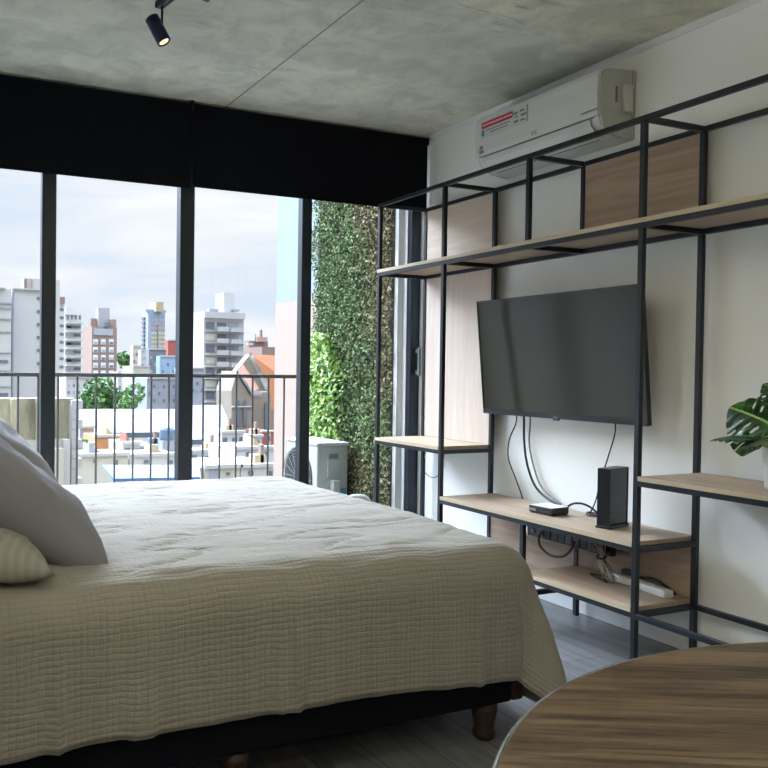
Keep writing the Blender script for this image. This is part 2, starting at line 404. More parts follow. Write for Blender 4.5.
# outdoor condenser
oc = empty('outdoor_condenser', 'white outdoor air conditioner condenser with round fan grille on the balcony', 'air conditioner', (2.8, 5.0, .1))
X0, X1, Y0, Y1, Z0, Z1 = 2.60, 2.84, 4.70, 5.16, .12, .672
B('casing', 'outdoor_white', (X0, X1, Y0, Y1, Z0, Z1 - .025), oc, .012)
B('top_cover', 'outdoor_white', (X0 - .006, X1 + .006, Y0 - .006, Y1 + .006, Z1 - .025, Z1), oc, .008)
mb = MB(); cyc, czc = 4.97, .41
Rm = Matrix.Translation((X0 - .012, cyc, czc)) @ Matrix.Rotation(PI / 2, 4, 'Y')
for r in [i * .022 + .03 for i in range(9)]:
    mb.tube([Vector((X0 - .012, cyc + r * math.cos(t * PI / 12), czc + r * 1.02 * math.sin(t * PI / 12))) for t in range(25)], .0028, 5, False)
for t in range(16):
    a = t * PI / 8; mb.tube([(X0 - .012, cyc + .03 * math.cos(a), czc + .03 * math.sin(a)), (X0 - .012, cyc + .208 * math.cos(a), czc + .208 * math.sin(a))], .003, 5, False)
mb.build('fan_grille', 'grille_grey', oc)
MB().lathe([(.206, 0), (.206, .002)], 40, Matrix.Translation((X0 - .004, cyc, czc)) @ Matrix.Rotation(PI / 2, 4, 'Y')).build('fan_opening', 'dark_gap', oc)
mb = MB(); mb.box(X0 + .09, X0 + .16, Y0 - .004, Y0, .565, .595); mb.build('name_plate', 'grille_grey', oc)
B('service_cover', 'outdoor_white', (X0 + .075, X0 + .165, Y0 - .014, Y0, .44, .56), oc, .004)
B('service_cover', 'outdoor_white', (X0 + .10, X0 + .155, Y0 - .05, Y0, .2, .42), oc, .006)
B('spec_label', 'teal_print', (X0 + .18, X0 + .225, Y0 - .002, Y0, .22, .36), oc)
for yy in (Y0 + .06, Y1 - .1):
    fr = B('foot_rail', 'grille_grey', (X0 + .01, X1 + .02, yy, yy + .04, .09, .12), oc)
    for xx in (X0 + .02, X1 - .04): B('foot', 'grille_grey', (xx, xx + .04, yy, yy + .04, 0, .09), fr)
hp = MB().tube([(2.62, 4.60, .2), (2.645, 4.40, .33), (2.70, 4.36, .357), (2.765, 4.33, .335), (2.80, 4.31, .2), (2.80, 4.30, .018)], .017, 10)
hp = hp.build('insulated_pipe', 'outdoor_white', None, True); tag(hp, 'pale insulated pipe curving beside the outdoor condenser', 'pipe')
# ------------------------------------------------------------------ shelving
S = empty('shelving_unit', 'tall open shelving of black square tube with oak boards along the wall', 'shelving', (2.83, 2.5, 0))
XF, XR = 2.6655, 3.0; hw = .0108; ST = .611
Y = [4.078 - ST * i for i in range(6)]   # 4.078 3.467 2.856 2.245 1.634 1.023
ZT, ZS, ZL, ZM, ZB = 2.149, 1.736, .732, .470, .2126
def post(x, y, za, zb): B('post', 'black_metal', (x - hw, x + hw, y - hw, y + hw, za, zb), S, .0015)
def ry(x, ya, yb, z): B('rail', 'black_metal', (x - hw, x + hw, min(ya, yb) + hw, max(ya, yb) - hw, z - hw, z + hw), S, .0015)
def rx(y, z): B('crossbar', 'black_metal', (XF + hw, XR - hw, y - hw, y + hw, z - hw, z + hw), S, .0015)
for i, y in enumerate(Y):
    for x in (XF, XR):
        if i in (0, 1, 3, 5): post(x, y, 0, ZT + hw)
        else: post(x, y, ZS - hw, ZT + hw)
    rx(y, ZT); rx(y, ZS)
for x in (XF, XR):
    for a, b in zip(Y, Y[1:]): ry(x, a, b, ZT); ry(x, a, b, ZS)
    ry(x, Y[0], Y[1], ZL); ry(x, Y[1], Y[3], ZM); ry(x, Y[2], Y[3], ZB); ry(x, Y[3], Y[5], ZL); ry(x, Y[3], Y[5], ZB)
    post(x, Y[2], 0, ZM - hw)
for y, z in ((Y[0], ZL), (Y[1], ZL), (Y[1], ZM), (Y[3], ZM), (Y[3], ZB), (Y[3], ZL), (Y[5], ZL), (Y[5], ZB), (Y[2], .135), (Y[2], ZB)): rx(y, z)
def board(ya, yb, z, m='oak'):
    o = B('shelf_board', m, (XF - .011, XR + .012, ya, yb, z + hw, z + hw + .018), S, .001)
    B('edge_band', 'oak_edge', (XF - .0125, XF - .011, ya, yb, z + hw, z + hw + .018), o)
board(Y[1] + .001, Y[0] + .01, ZS)
board(Y[2], Y[1] - .001, ZS); board(Y[3], Y[2] - .001, ZS); board(Y[5], Y[3] - .001, ZS)
board(Y[1] + hw, Y[0] + .01, ZL); board(Y[3] + hw, Y[1] - hw, ZM); board(Y[3] + hw, Y[2] + .0, ZB); board(Y[5], Y[3] - hw, ZL)
B('back_panel', 'oak_glare', (XR - .004, XR + .012, Y[1] + hw, Y[0] - hw, ZS + .031, ZT - hw), S)
B('back_panel', 'oak_upright', (XR - .004, XR + .012, Y[1] + hw, Y[0] - hw, ZL + .031, ZS - hw), S)
B('back_panel', 'oak_panel', (XR - .004, XR + .012, Y[3] + hw, Y[2] - hw, ZS + .031, ZT - hw), S)
B('back_panel', 'oak_panel', (XR - .004, XR + .012, Y[2] - hw + .025, Y[1] - hw, .14, ZM - hw), S)
B('back_panel', 'oak_panel', (XR - .004, XR + .012, Y[3] + hw, Y[2] - hw, ZB + .031, ZM - hw), S)
# ------------------------------------------------------------------ wall air conditioner
ac = empty('air_conditioner', 'white split air conditioner mounted high on the wall above the shelving', 'air conditioner', (3.06, 3.03, 2.2))
ya, yb = 2.635, 3.448
prof = [(XW, 2.212), (XW, 2.53), (2.90, 2.515), (2.865, 2.497), (2.852, 2.47), (2.848, 2.38), (2.853, 2.31), (2.872, 2.262), (2.905, 2.236), (2.95, 2.22)]
MB().prism(prof, 'y', ya + .012, yb - .012).build('body', 'white_plastic', ac, bevel=.004)
pr2 = [(x + (.004 if x < 3 else 0), z) for x, z in prof]
for nm, a, b in (('side_cover', ya, ya + .012), ('side_cover', yb - .012, yb)):
    MB().prism(pr2, 'y', a, b).build(nm, 'ac_side', ac, bevel=.004)
MB().prism([(2.848, 2.50), (2.86, 2.505), (2.86, 2.30), (2.848, 2.30), (2.843, 2.32), (2.841, 2.40), (2.843, 2.48)], 'y', ya + .004, yb - .004).build('front_panel', 'white_plastic', ac, bevel=.002)
B('panel_gap', 'cable_grey', (2.8465, 2.852, ya + .03, yb - .03, 2.2955, 2.2985), ac)
fl = MB().prism([(2.853, 2.292), (2.859, 2.272), (2.882, 2.245), (2.93, 2.2235), (2.93, 2.2175), (2.879, 2.238), (2.852, 2.268), (2.847, 2.29)], 'y', ya + .05, yb - .05).build('air_flap', 'white_plastic', ac, bevel=.001)
B('flap_gap', 'dark_gap', (2.929, 2.934, ya + .07, yb - .07, 2.2165, 2.222), ac)
# bracket box, slots and edge line on the visible right side cover
B('side_latch', 'white_plastic', (2.985, 3.03, ya - .022, ya, 2.33, 2.45), ac, .004)
B('side_slot', 'grille_grey', (2.945, 2.955, ya - .003, ya, 2.37, 2.44), ac)
B('side_rim', 'ac_side', (3.045, 3.06, ya - .008, ya, 2.215, 2.52), ac, .002)
FT = Matrix(((0, 0, -1, 0), (-1, 0, 0, 0), (0, 1, 0, 0), (0, 0, 0, 1)))   # text facing -x, reading towards -y
def on_front(x, y, z): return Matrix.Translation((x, y, z)) @ FT
st = B('energy_sticker', 'sticker_base', (2.8395, 2.841, 3.06, 3.405, 2.39, 2.474), ac)
B('red_band', 'red_print', (2.8385, 2.8395, 3.165, 3.395, 2.438, 2.470), st)
mb = MB()
for i in range(15): mb.box(2.8378, 2.8385, 3.385 - i * .0145 - .009, 3.385 - i * .0145, 2.450, 2.459)
mb.build('band_lettering', 'pale_print', st)
mb = MB()
for r_, (n_, yy0) in enumerate(((16, 3.36), (12, 3.33))):
    for i in range(n_): mb.box(2.8385, 2.8395, yy0 - i * .011 - .008, yy0 - i * .011, 2.421 - r_ * .015, 2.427 - r_ * .015)
mb.build('small_lettering', 'grey_print', st)
mb = MB()
for (yy, zz, w_, h_) in ((3.145, 2.452, .03, .012), (3.10, 2.455, .03, .01), (3.14, 2.435, .02, .008), (3.09, 2.432, .034, .012), (3.14, 2.41, .03, .012), (3.095, 2.408, .03, .01)): mb.box(2.8385, 2.8395, yy - w_ / 2, yy + w_ / 2, zz - h_ / 2, zz + h_ / 2)
mb.box(2.8385, 2.8395, 3.062, 3.068, 2.392, 2.472)
mb.build('printed_symbols', 'grey_print', st)
B('green_mark', 'teal_print', (2.8385, 2.8395, 3.375, 3.395, 2.40, 2.43), st)
mb = MB().box(2.840, 2.8415, 3.388, 3.41, 2.335, 2.352).box(2.840, 2.8415, 3.383, 3.413, 2.312, 2.33)
mb.build('recycling_sticker', 'grey_print', ac)
text('brand_mark', 'LG', .03, 'grey_print', on_front(2.842, 3.02, 2.322), ac)
text('panel_logo', 'Λ', .075, 'pale_print', on_front(2.841, 2.70, 2.40), ac)
mb = MB()
for i in range(12): mb.box(2.840, 2.8415, 2.73 - i * .008 - .005, 2.73 - i * .008, 2.325, 2.331)
mb.build('model_lettering', 'grey_print', ac)
B('compressor_sticker', 'teal_print', (2.895, 2.925, 3.3, 3.36, 2.2265, 2.232), ac)
# ------------------------------------------------------------------ television
tv = empty('television', 'wide flat dark television tilted forward on the wall behind the shelving', 'television', (2.95, 2.93, .94))
RTV = Matrix.Translation((2.93, 2.932, .938)) @ Matrix.Rotation(-math.atan2(.06, .6), 4, 'Y')
def tb(name, m, d, par=tv, bevel=0): return MB().box(*d, mtx=RTV).build(name, m, par, bevel=bevel)
tb('casing', 'black_plastic', (.0, .022, -.515, .515, 0, .603), bevel=.003)
tb('rear_bulge', 'black_plastic', (.022, .048, -.40, .40, .05, .36), bevel=.006)
tb('screen', 'screen', (-.0012, .0, -.505, .505, .026, .594))
mb = MB()
for d in ((-.004, 0, -.515, .515, 0, .022), (-.004, 0, -.515, .515, .596, .603), (-.004, 0, -.515, -.508, .022, .596), (-.004, 0, .508, .515, .022, .596)): mb.box(*d, mtx=RTV)
mb.build('bezel', 'black_plastic', tv)
tb('sensor_bump', 'black_plastic', (-.006, .006, -.018, .018, -.008, .004), bevel=.002)
text('brand_mark', 'LG', .016, 'cable_grey', RTV @ on_front(-.0042, 0, .010), tv)
tb('wall_bracket', 'black_metal', (.048, .10, -.15, .15, .15, .3))
# ------------------------------------------------------------------ things on the shelves
ZMs = ZM + hw + .018; ZBs = ZB + hw + .018; ZLs = ZL + hw + .018
md = empty('modem', 'black upright modem standing on the middle shelf', 'modem', (2.87, 2.515, ZMs))
Rm = Matrix.Translation((2.858, 2.522, ZMs)) @ Matrix.Rotation(math.radians(14), 4, 'Z')
MB().box(-.085, .062, -.025, .025, .012, .252, mtx=Rm).build('body', 'modem_grey', md, bevel=.006)
MB().box(-.092, -.084, -.028, .028, .006, .256, mtx=Rm).box(.062, .068, -.028, .028, .006, .256, mtx=Rm).box(-.092, .068, -.028, .028, .248, .256, mtx=Rm).build('frame_band', 'black_plastic', md, bevel=.003)
MB().box(-.097, .074, -.031, .031, 0, .012, mtx=Rm).build('base', 'black_plastic', md, bevel=.004)
mb = MB()
for i in range(21): mb.box(-.07, .05, -.0265, -.025, .03 + i * .01, .034 + i * .01, mtx=Rm)
mb.build('side_vents', 'black_plastic', md)
sb = empty('set_top_box', 'small black set-top box with white top on the middle shelf', 'set-top box', (2.83, 2.865, ZMs))
Rb = Matrix.Translation((2.835, 2.868, ZMs)) @ Matrix.Rotation(math.radians(6), 4, 'Z')
MB().box(-.07, .045, -.072, .06, .004, .036, mtx=Rb).build('casing', 'black_plastic', sb, bevel=.003)
MB().box(-.066, .043, -.068, .057, .036, .038, mtx=Rb).build('top_plate', 'pale_print', sb)
mb = MB().box(-.0712, -.07, .02, .055, .012, .024, mtx=Rb); mb.build('display', 'grey_print', sb)
for i in range(4): MB().box(-.0715, -.07, -.05 + i * .014, -.042 + i * .014, .015, .02, mtx=Rb).build('button', 'modem_grey', sb)
for a in (-.055, .035):
    for b_ in (-.055, .048): MB().box(a - .008, a + .008, b_ - .008, b_ + .008, 0, .004, mtx=Rb).build('foot', 'cable_black', sb)
# rear power strip under the middle shelf
ps = empty('power_strip', 'long black power strip fixed under the middle shelf', 'power strip', (2.93, 2.8, .36))
B('body', 'black_plastic', (2.93, 2.965, 2.60, 3.11, .342, .40), ps, .003)
for i in range(9): B('socket', 'modem_grey', (2.926, 2.93, 3.0 - i * .045, 3.035 - i * .045, .352, .390), ps)
B('switch', 'grille_grey', (2.924, 2.93, 3.06, 3.08, .36, .38), ps)
B('plug', 'cable_black', (2.885, 2.926, 2.62, 2.68, .352, .392), ps, .004)
B('fixing_plate', 'chrome', (2.93, 2.965, 3.11, 3.12, .342, .457), ps)
c = MB().tube([(2.915, 3.0, .375), (2.905, 3.005, .345), (2.89, 2.975, .31), (2.89, 2.91, .285), (2.895, 2.84, .295), (2.905, 2.80, .335), (2.915, 2.79, .375)], .006, 8).build('power_cable', 'cable_red', None, True)
tag(c, 'dark red cable looping below the black power strip', 'cable')
wp = empty('power_strip', 'white power strip lying on the low shelf', 'power strip', (2.92, 2.42, ZBs))
Rw = Matrix.Translation((2.93, 2.45, ZBs)) @ Matrix.Rotation(math.radians(-7), 4, 'Z')
MB().box(-.025, .025, -.165, .165, 0, .034, mtx=Rw).build('body', 'white_plastic', wp, bevel=.008)
for i in range(4): MB().lathe([(.016, .0342), (.016, .0352)], 16, Rw @ Matrix.Translation((0, -.1 + i * .06, 0))).build('socket', 'ac_side', wp)
ad = empty('power_adapter', 'black power adapters lying behind the white power strip', 'adapter', (2.965, 2.5, ZBs))
B('body', 'cable_black', (2.955, 2.99, 2.50, 2.565, ZBs, ZBs + .055), ad, .004)
MB().tube([(2.97, 2.5, ZBs + .03), (2.975, 2.42, ZBs + .045), (2.972, 2.36, ZBs + .03), (2.975, 2.31, ZBs + .005)], .006, 6).build('cord', 'cable_black', ad, True)
# bundled cable coil
cb = empty('cable_bundle', 'beige bundled cable hanging in a twisted coil from the black power strip', 'cable', (2.86, 2.57, .28))
mb = MB(); random.seed(4)
dk = MB()
for k in range(20):
    tgt = dk if k % 4 == 3 else mb
    o = Vector((random.uniform(-.012, .012), random.uniform(-.018, .018), random.uniform(-.006, .006))); s_ = random.choice((-1, 1))
    tgt.tube([Vector((2.90, 2.635, .425)) + o, Vector((2.875, 2.62, .395)) + o * 1.5 * s_, Vector((2.865, 2.592, .352)) + o * .5, Vector((2.855, 2.57, .32)) - o * 1.6 * s_, Vector((2.86, 2.555, .275)) + o * 1.7, Vector((2.865, 2.545, .254)) + o * .9], .0023, 5)
mb.build('strands', 'cable_beige', cb, True); dk.build('dark_strands', 'cable_black', cb, True)
MB().tube([Vector((2.862 + .018 * math.cos(t * PI / 4), 2.588 + .018 * math.sin(t * PI / 4), .350 + .004 * math.sin(t))) for t in range(9)], .004, 6, False).build('tie', 'cable_black', cb, True)
c = MB().tube([(2.868, 2.56, ZBs + .005), (2.885, 2.62, ZBs + .006), (2.91, 2.69, ZBs + .006), (2.93, 2.66, ZBs + .006), (2.925, 2.62, ZBs + .01), (2.93, 2.60, ZBs + .012)], .0045, 6).build('power_cable', 'cable_black', None, True)
tag(c, 'black cable curled at the foot of the beige bundle on the low shelf', 'cable')
# cables from the television
def cable(label, pts, r=.004, m='cable_black'):
    c = MB().tube(pts, r, 7).build('cable', m, None, True); return tag(c, label, 'cable')
X3 = 3.03
cable('thin black cable hanging from the left end of the television, farthest left', [(3.0, 3.29, 1.0), (X3, 3.31, .90), (X3, 3.36, .80), (X3, 3.365, .70), (X3, 3.31, .60), (X3, 3.26, .51), (3.025, 3.23, .43)], .0035)
cable('thicker black cable dropping from the television to the back of the set-top box', [(3.0, 3.24, 1.0), (X3, 3.255, .92), (X3, 3.25, .80), (X3, 3.225, .68), (X3, 3.17, .58), (3.02, 3.08, .53), (2.99, 2.97, .515), (2.95, 2.90, .515), (2.91, 2.87, .515)], .006)
cable('pale grey cable hanging beside the thicker black one', [(3.0, 3.21, 1.0), (X3 + .01, 3.22, .92), (X3 + .01, 3.225, .80), (X3 + .01, 3.20, .70), (X3 + .005, 3.14, .59), (3.025, 3.05, .54), (3.02, 2.98, .513)], .004, 'cable_grey')
cable('thin black cable running down from the television right half to the modem', [(3.0, 2.665, 1.0), (X3, 2.675, .90), (X3, 2.71, .78), (X3, 2.755, .65), (3.02, 2.77, .56), (2.98, 2.765, .507)], .0032)
cable('black cable arching from the set-top box over the shelf', [(2.905, 2.845, .518), (2.93, 2.82, .545), (2.95, 2.78, .55), (2.965, 2.74, .535), (2.975, 2.71, .51)], .005)
cable('short black cable coiled on the shelf beside the modem', [(2.98, 2.67, .507), (2.955, 2.70, .507), (2.95, 2.75, .507), (2.985, 2.775, .508), (2.99, 2.73, .507), (2.97, 2.66, .508), (2.975, 2.60, .53)], .006)
cable('thin grey cable loop hanging below the left shelf by the window', [(3.0, 4.14 - .09, .66), (3.01, 4.095, .56), (3.035, 4.05, .51), (3.05, 4.0, .52), (3.052, 3.96, .58), (3.052, 3.94, .66)], .003, 'cable_grey')
# ------------------------------------------------------------------ potted monstera
pt = empty('potted_monstera', 'glossy green monstera in a white pot on the right shelf', 'plant', (2.84, 1.785, ZLs))
P0 = Vector((2.84, 1.785, ZLs))
MB().lathe([(.055, 0), (.066, .005), (.078, .165), (.080, .172), (.074, .172), (.068, .15), (.001, .15)], 36, Matrix.Translation(P0), cap=True).build('pot', 'pot_white', pt, True)
MB().lathe([(.069, .148), (.05, .156), (.001, .158)], 24, Matrix.Translation(P0)).build('soil', 'soil', pt)
def monstera(base, tip, face, width, slits, name='leaf'):
    # base = where the stalk joins, tip = point; face = normal; grid leaf with slits and holes
    L = (tip - base).length; v_ = (tip - base).normalized(); u_ = v_.cross(face).normalized(); n_ = u_.cross(v_)
    N = 84; mb = MB(); uvl = mb.bm.loops.layers.uv.new('UVMap')
    def half(t):     # half width at t in 0..1 from base
        return .5 * max(0, math.sin(PI * min(1, (t * .93 + .07)) ** .72)) ** .75
    def inside(s, t):
        a = abs(s); w = half(t)
        if t < .16 and a < .035 + .1 * (.16 - t): return t > .12
        if a > w: return False
        if slits:
            q = (t - a * .75)
            for k in (.08, .24, .40, .56):
                if abs(q - k) < .012 + .035 * max(0, a - .22) * 4 * .5 and a > .26 + .03 * math.sin(k * 40 + (3 if s > 0 else 0)): return False
            for k in (.17, .34, .50):
                if ((q - k) / .022) ** 2 + ((a - .15) / .06) ** 2 < 1: return False
        return True
    V = {}
    def vert(i, j):
        if (i, j) not in V:
            s = i / N - .5; t = j / N
            w = half(t)
            if abs(s) > w and abs(s) - w < 1.3 / N: s = math.copysign(w, s)
            p = base + v_ * (t * L) + u_ * (s * width) + n_ * (-.22 * width * abs(s * 2) ** 1.6 * .9 - .25 * L * (t - .3) ** 2 + .008 * math.sin(t * 30 - abs(s) * 20) * abs(s) * 2)
            V[(i, j)] = (mb.bm.verts.new(p), (i / N, j / N))
        return V[(i, j)]
    for i in range(N):
        for j in range(N):
            if inside((i + .5) / N - .5, (j + .5) / N):
                q = [vert(i, j), vert(i + 1, j), vert(i + 1, j + 1), vert(i, j + 1)]
                f = mb.bm.faces.new([x[0] for x in q])
                for lp, x in zip(f.loops, q): lp[uvl].uv = x[1]
    bmesh.ops.smooth_vert(mb.bm, verts=[v for v in mb.bm.verts if v.is_boundary], factor=.5, use_axis_x=True, use_axis_y=True, use_axis_z=True)
    o = mb.build(name, 'monstera', pt, True)
    so = o.modifiers.new('thickness', 'SOLIDIFY'); so.thickness = .0008
    return o
def stalk(p, q):
    mid = (p + q) / 2 + Vector((-.02, 0, .04)); MB().tube([p, mid, q], .0035, 7).build('stalk', 'stem_green', pt, True)
top = P0 + Vector((0, 0, .155))
tocam = (CAM - P0).normalized()
def pp(u, v, Yy): return at(u, v, Yy)
def leaf(b, t, face, w, slits=True):
    stalk(top, b); monstera(b, t, face.normalized(), w, slits)
leaf(pp(776, 426, 1.80), pp(727, 404, 1.98), Vector((-.8, -.75, .3)), .27)
leaf(pp(762, 437, 1.78), pp(709, 433, 2.02), Vector((-.2, -.3, 1)), .085, False)
leaf(pp(785, 432, 1.70), pp(738, 443, 1.86), Vector((-.3, -.6, 1)), .10, False)
leaf(pp(792, 405, 1.74), pp(763, 380, 1.86), Vector((-.6, -.3, .6)), .12)
leaf(pp(810, 410, 1.72), pp(850, 372, 1.60), Vector((-.5, -.5, .7)), .20)
leaf(pp(800, 432, 1.62), pp(830, 440, 1.44), Vector((-.3, -.6, 1)), .16)
# ------------------------------------------------------------------ round table
tt = empty('round_table', 'round dining table with dark striped wood top in the foreground', 'table', (1.04, .124, 0))
T0 = Matrix.Translation((1.04, .124, 0)); R_ = .705
MB().lathe([(R_ - .012, .718), (R_ - .003, .722), (R_ - .003, .7485), (R_ - .006, .75), (.001, .75)], 128, T0).build('tabletop', 'table', tt)
MB().lathe([(R_ - .003, .7215), (R_, .7225), (R_, .7485), (R_ - .0055, .7503), (R_ - .006, .75)], 128, T0, cap=False).build('metal_edge', 'chrome', tt, True)
MB().lathe([(.04, .02), (.04, .70), (.16, .718), (.001, .718)], 32, T0).build('pedestal', 'black_metal', tt)
MB().lathe([(.30, 0), (.30, .012), (.05, .02), (.001, .02)], 48, T0).build('base', 'black_metal', tt)
# ------------------------------------------------------------------ bed
bed = empty('bed', 'double bed with black base and turned wooden legs', 'bed', (.85, 2.83, 0))
BX0, BX1, BY0, BY1 = -.12, 1.845, 1.955, 3.70
B('bed_base', 'bed_base_black', (BX0, BX1 - .05, BY0, BY1, .118, .34), bed, .012)
B('mattress', 'mattress_side', (BX0, BX1 - .02, BY0 + .005, BY1 - .005, .34, .60), bed, .05)
B('base_corner', 'bed_wood', (BX1 - .05, BX1 - .004, BY0 + .001, BY1 - .001, .12, .33), bed, .008)
B('headboard', 'bed_base_black', (-.22, -.13, BY0, BY1, .1, 1.15), bed, .02)
for x, y in ((1.72, 2.0), (1.70, 3.65), (.86, 2.0), (0, 2.0), (0, 3.65)):
    MB().lathe([(.028, 0), (.035, .008), (.036, .022), (.030, .034), (.034, .06), (.041, .09), (.041, .118), (.001, .118)], 24, Matrix.Translation((x, y, 0))).build('leg', 'bed_wood', bed, True)
# coverlet
def coverlet():
    mb = MB(); uvl = mb.bm.loops.layers.uv.new('UVMap')
    L0, L1 = -.10, 1.885; W0, W1 = 1.915, 3.735; r = .11; ZT_ = .622
    hs, hf = .337, .515
    step = .0165
    as_ = []; a = L0
    while a < L1 + hf: as_.append(a); a += step
    bs = []; b = W0 - hs
    while b < W1 + hs: bs.append(b); b += step
    def fold(d, fl):   # cloth distance past the tangent line -> outwards, downwards
        arc = r * PI / 2
        if d < arc: t = d / r; return r * math.sin(t) , r * (1 - math.cos(t))
        e = d - arc; return r + fl * e, r + e * math.sqrt(max(.2, 1 - fl * fl))
    V = []
    for ia, a in enumerate(as_):
        row = []
        for ib, b in enumerate(bs):
            da = max(0, a - (L1 - r)); near = max(0, (W0 + r) - b); far = max(0, b - (W1 - r)); db = max(near, far); sy = -1 if near > 0 else 1
            cx = min(a, L1 - r); cyy = min(max(b, W0 + r), W1 - r)
            d = math.hypot(da, db); x, y, z = cx, cyy, ZT_
            if d > 0:
                ux, uy = da / d, sy * db / d
                th = math.atan2(da, db)    # 0 side .. pi/2 foot
                fl = .015 + .24 * math.sin(th) ** 2 + .10 * math.sin(2 * th) ** 2
                ridge = math.exp(-((th - .85) / .3) ** 2) - .55 * math.exp(-((th - .3) / .16) ** 2)
                if sy > 0: fl = .05 + .1 * math.sin(th)
                o, dn = fold(d, fl)
                # folds grow downwards
                k = min(1, max(0, d - .1) / .35)
                s_ = a if th < .3 else b
                w = noise.noise(Vector((a * 5.5, b * 1.0 if db == 0 else 0.3, 1.7))) * .014 + noise.noise(Vector((a * 17, .3, 4.1))) * .006 + .020 * math.exp(-((a - .55) / .02) ** 2) + .018 * math.exp(-((a - .585) / .016) ** 2) + .016 * math.exp(-((a - 1.0) / .016) ** 2) + .016 * math.exp(-((a - .96) / .016) ** 2) + .018 * math.exp(-((a - 1.62) / .02) ** 2) + .018 * math.exp(-((a - .36) / .017) ** 2)
                w2 = noise.noise(Vector((2.2, b * 5.5, 6.7))) * .02
                wv = (w * math.cos(th) + w2 * math.sin(th)) * k
                o += wv + .045 * k * ridge
                x = cx + ux * o; y = cyy + uy * o; z = ZT_ - dn
                z -= (.010 * noise.noise(Vector((a * 2.1, b * 2.1, 9))) ) * k
            z -= .034 * min(1, max(0, (a - 1.25) / .5)) * min(1, d / .35) * (1 if near > 0 else 0)
            top_k = max(0, 1 - d / .08)
            # long soft creases on the top, running mostly across the bed
            n1 = noise.noise(Vector((a * 2.2, b * 3.0, 3.3))) * .012
            cr = abs(noise.noise(Vector((a * 1.6 + .4 * b, b * 7.5 - a * 1.2, 8.1)))); cr = -max(0, .09 - cr) * .11
            n3 = noise.noise(Vector((a * 9, b * 24, 1.3))) * .0045 + noise.noise(Vector((a * 30, b * 34, 5.3))) * .0016
            z += (n1 + cr + n3) * (0.35 + .65 * top_k) * (1 if d < .3 else .3)
            v = mb.bm.verts.new((x, y, z)); row.append(v)
        V.append(row)
    for i in range(len(as_) - 1):
        for k in range(len(bs) - 1):
            near = (W0) - bs[k]; far = bs[k] - W1; da = as_[i] - L1
            f = mb.bm.faces.new((V[i][k], V[i + 1][k], V[i + 1][k + 1], V[i][k + 1]))
            for lp, (p, q) in zip(f.loops, ((i, k), (i + 1, k), (i + 1, k + 1), (i, k + 1))): lp[uvl].uv = (as_[p], bs[q])
    # hem profile: trim long corner points
    kill = [v for v in mb.bm.verts if v.co.z < .045]
    bmesh.ops.delete(mb.bm, geom=kill, context='VERTS')
    o = mb.build('coverlet', 'quilt', None, True)
    so = o.modifiers.new('thickness', 'SOLIDIFY'); so.thickness = .008; so.offset = -1
    return o
cv = coverlet(); tag(cv, 'pale quilted coverlet draped over the bed and hanging at its foot', 'bedspread')
# pillows
def pillow(name, size, mtx, m, label, seed, sag=0.0):
    a, b, h = size; mb = MB(); N = 40; rows = {}
    for side in (1, -1):
        for i in range(N + 1):
            for j in range(N + 1):
                u = i / N * 2 - 1; v = j / N * 2 - 1
                edge = i in (0, N) or j in (0, N)
                if edge and side == -1: rows[(side, i, j)] = rows[(1, i, j)]; continue
                fu = max(0, 1 - abs(u) ** 2.6); fv = max(0, 1 - abs(v) ** 2.6)
                t = (fu * fv) ** .42
                pu = u * (1 - .07 * (1 - v * v) * abs(u) ** 3); pv = v * (1 - .07 * (1 - u * u) * abs(v) ** 3)
                wr = noise.noise(Vector((u * 2.5 + seed, v * 2.5, side))) * .020 + noise.noise(Vector((u * 7 + seed, v * 5, side * 3))) * .010
                z = side * t * h / 2 + wr * t - sag * (u * u)
                rows[(side, i, j)] = mb.bm.verts.new((pu * a / 2, pv * b / 2, z))
    for side in (1, -1):
        for i in range(N):
            for j in range(N):
                q = [rows[(side, i, j)], rows[(side, i + 1, j)], rows[(side, i + 1, j + 1)], rows[(side, i, j + 1)]]
                mb.bm.faces.new(q if side == 1 else q[::-1])
    for v in mb.bm.verts: v.co = mtx @ v.co
    o = mb.build(name, m, None, True); tag(o, label, 'cushion'); return o
def pm(x, y, z, ry_, rz=0, rx_=0): return Matrix.Translation((x, y, z)) @ Matrix.Rotation(rz, 4, 'Z') @ Matrix.Rotation(ry_, 4, 'Y') @ Matrix.Rotation(rx_, 4, 'X')
pillow('cushion', (.80, .62, .25), pm(.222, 2.43, .838, math.radians(37)), 'cushion_grey', 'large grey cushion in front, leaning above the striped one', 1)
pillow('cushion', (.80, .62, .22), pm(.265, 3.2, .895, math.radians(40)), 'cushion_grey2', 'paler grey cushion standing behind the front grey one', 5)
pillow('cushion', (.70, .50, .17), pm(.02, 2.21, .73, math.radians(13)), 'cushion_stripe', 'flat beige striped cushion at the near side of the bed', 9)
